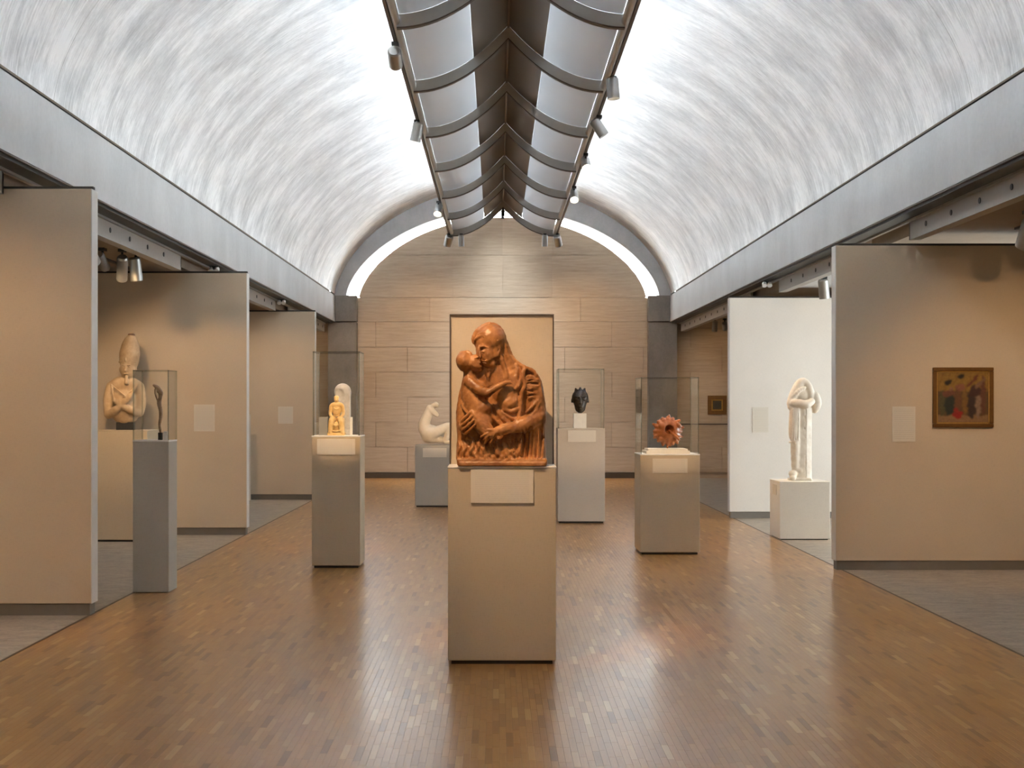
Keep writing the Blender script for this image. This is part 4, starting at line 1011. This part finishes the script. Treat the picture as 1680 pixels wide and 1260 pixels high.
# --- copper vessel with projecting knobs (1007 units per metre)
def vessel():
    s = Sculpt(475, 835, 1/1007, (290, 470, -200), (680, 840, 200), 6.0); E, C, B = s.E, s.C, s.B
    E((475, 660, 0), (135, 140, 120), k=10); rr = random.Random(2)
    for i in range(16):                                          # lobes round the body
        a = 2*math.pi*i/16; C([(475+math.cos(a)*60, 660+math.sin(a)*60, 95), (475+math.cos(a)*135, 660+math.sin(a)*138, 20), (475+math.cos(a)*100, 660+math.sin(a)*100, -80)], [14, 17, 14], k=10)
    for i in range(11):
        a = 2*math.pi*i/11+rr.uniform(.05, .4); e = rr.uniform(146, 170); z = rr.uniform(-30, 60); C([(475+math.cos(a)*112, 660+math.sin(a)*112, z*.5), (475+math.cos(a)*e, 660+math.sin(a)*e*.96, z)], [24, rr.uniform(9, 15)], k=10)
    E((405, 600, 85), (34, 34, 26), k=8); E((580, 600, 70), (26, 26, 22), k=8); E((400, 740, 80), (30, 26, 24), k=8); E((540, 745, 85), (26, 24, 20), k=8)
    E((480, 640, 130), (46, 46, 90), k=8, mode='sub'); C([(485, 655, 70), (520, 690, 140), (575, 745, 150)], [13, 13, 12], k=4)
    s.C([(470, 780, 30), (470, 830, 30)], [12, 10], k=6)
    root = empty('copper_vessel', (1.75, 14.18, 1.01+.052), 'round copper brown vessel with knobs and a dark round mouth', 'vessel'); s.build('body', M['copper'], root, 2)
    b = empty('white_plinth', (1.745, 14.16, 1.01), 'low white plinth slab under the copper vessel', 'plinth'); m = MB().box(-.235, .205, -.2, .2, 0, .03).box(-.215, .185, -.18, .18, .03, .05)
    m.build('slab', M['cubewhite'], b)
vessel()

# --- draped marble figure (911 units per metre)
def marble():
    s = Sculpt(270, 1195, 1/911, (80, 130, -160), (540, 1200, 180), 6.0); E, C, B = s.E, s.C, s.B; rr = random.Random(9)
    C([(290, 420, 0), (290, 700, 0), (290, 950, 0), (295, 1170, 0)], [82, 70, 72, 78], k=25)
    C([(235, 700, 10), (240, 900, 10), (245, 1165, 10)], [58, 60, 64], k=25)
    C([(200, 440, 40), (185, 600, 50), (180, 740, 55)], [52, 50, 48], k=20); C([(200, 760, 45), (195, 900, 50), (200, 1080, 45)], [44, 42, 36], k=18)
    C([(135, 800, 70), (180, 795, 100), (225, 770, 90)], [11, 13, 11], k=6); C([(150, 440, 40), (150, 400, 30)], [30, 30], k=10)
    C([(150, 400, 30), (190, 300, 30), (240, 210, 20), (290, 180, 10), (340, 240, 10), (365, 340, 10)], [36, 44, 44, 40, 42, 44], k=14)   # looped mantle
    C([(170, 395, 70), (230, 400, 100), (300, 410, 105), (360, 380, 70)], [34, 40, 40, 34], k=12)
    E((285, 330, 70), (52, 46, 70), -25, k=12, mode='sub'); C([(170, 330, 60), (230, 270, 70), (290, 240, 60)], [18, 20, 16], k=8)
    E((265, 310, 10), (80, 90, 50), k=14)
    C([(410, 320, 0), (425, 400, 10), (405, 470, 10)], [44, 48, 34], k=14); C([(350, 360, 0), (415, 340, 0)], [36, 36], k=12); E((440, 440, 20), (22, 30, 26), k=6)
    for i in range(9):
        x = 250+i*14; C([(x, 450, 74-abs(i-4)*7), (x+rr.uniform(-5, 5), 750, 64-abs(i-4)*7), (x+rr.uniform(-5, 5), 1170, 74-abs(i-4)*7)], 9, k=6)
        C([(x+7, 460, 88-abs(i-4)*7), (x+7, 800, 76-abs(i-4)*7), (x+7, 1150, 86-abs(i-4)*7)], 4, k=4, mode='sub')
    for i in range(4): C([(165+i*20, 460, 88), (155+i*22, 620, 98), (150+i*22, 780, 100)], 7, k=6)
    C([(235, 450, 90), (250, 560, 90), (240, 760, 90)], 9, k=8, mode='sub')
    E((170, 1120, 60), (46, 34, 50), k=12); C([(170, 1150, 60), (160, 1170, 110)], [36, 28], k=10); C([(190, 1070, 60), (240, 1090, 60)], [26, 30], k=10)
    B((250, 1182, 10), (112, 14, 80), 5, 6); s.cut(1, 1194)
    root = empty('draped_figure', (3.452, 15.68, .65), 'headless draped marble standing figure on the low whitish pedestal', 'sculpture'); s.build('figure', M['marble'], root, 2)
marble()
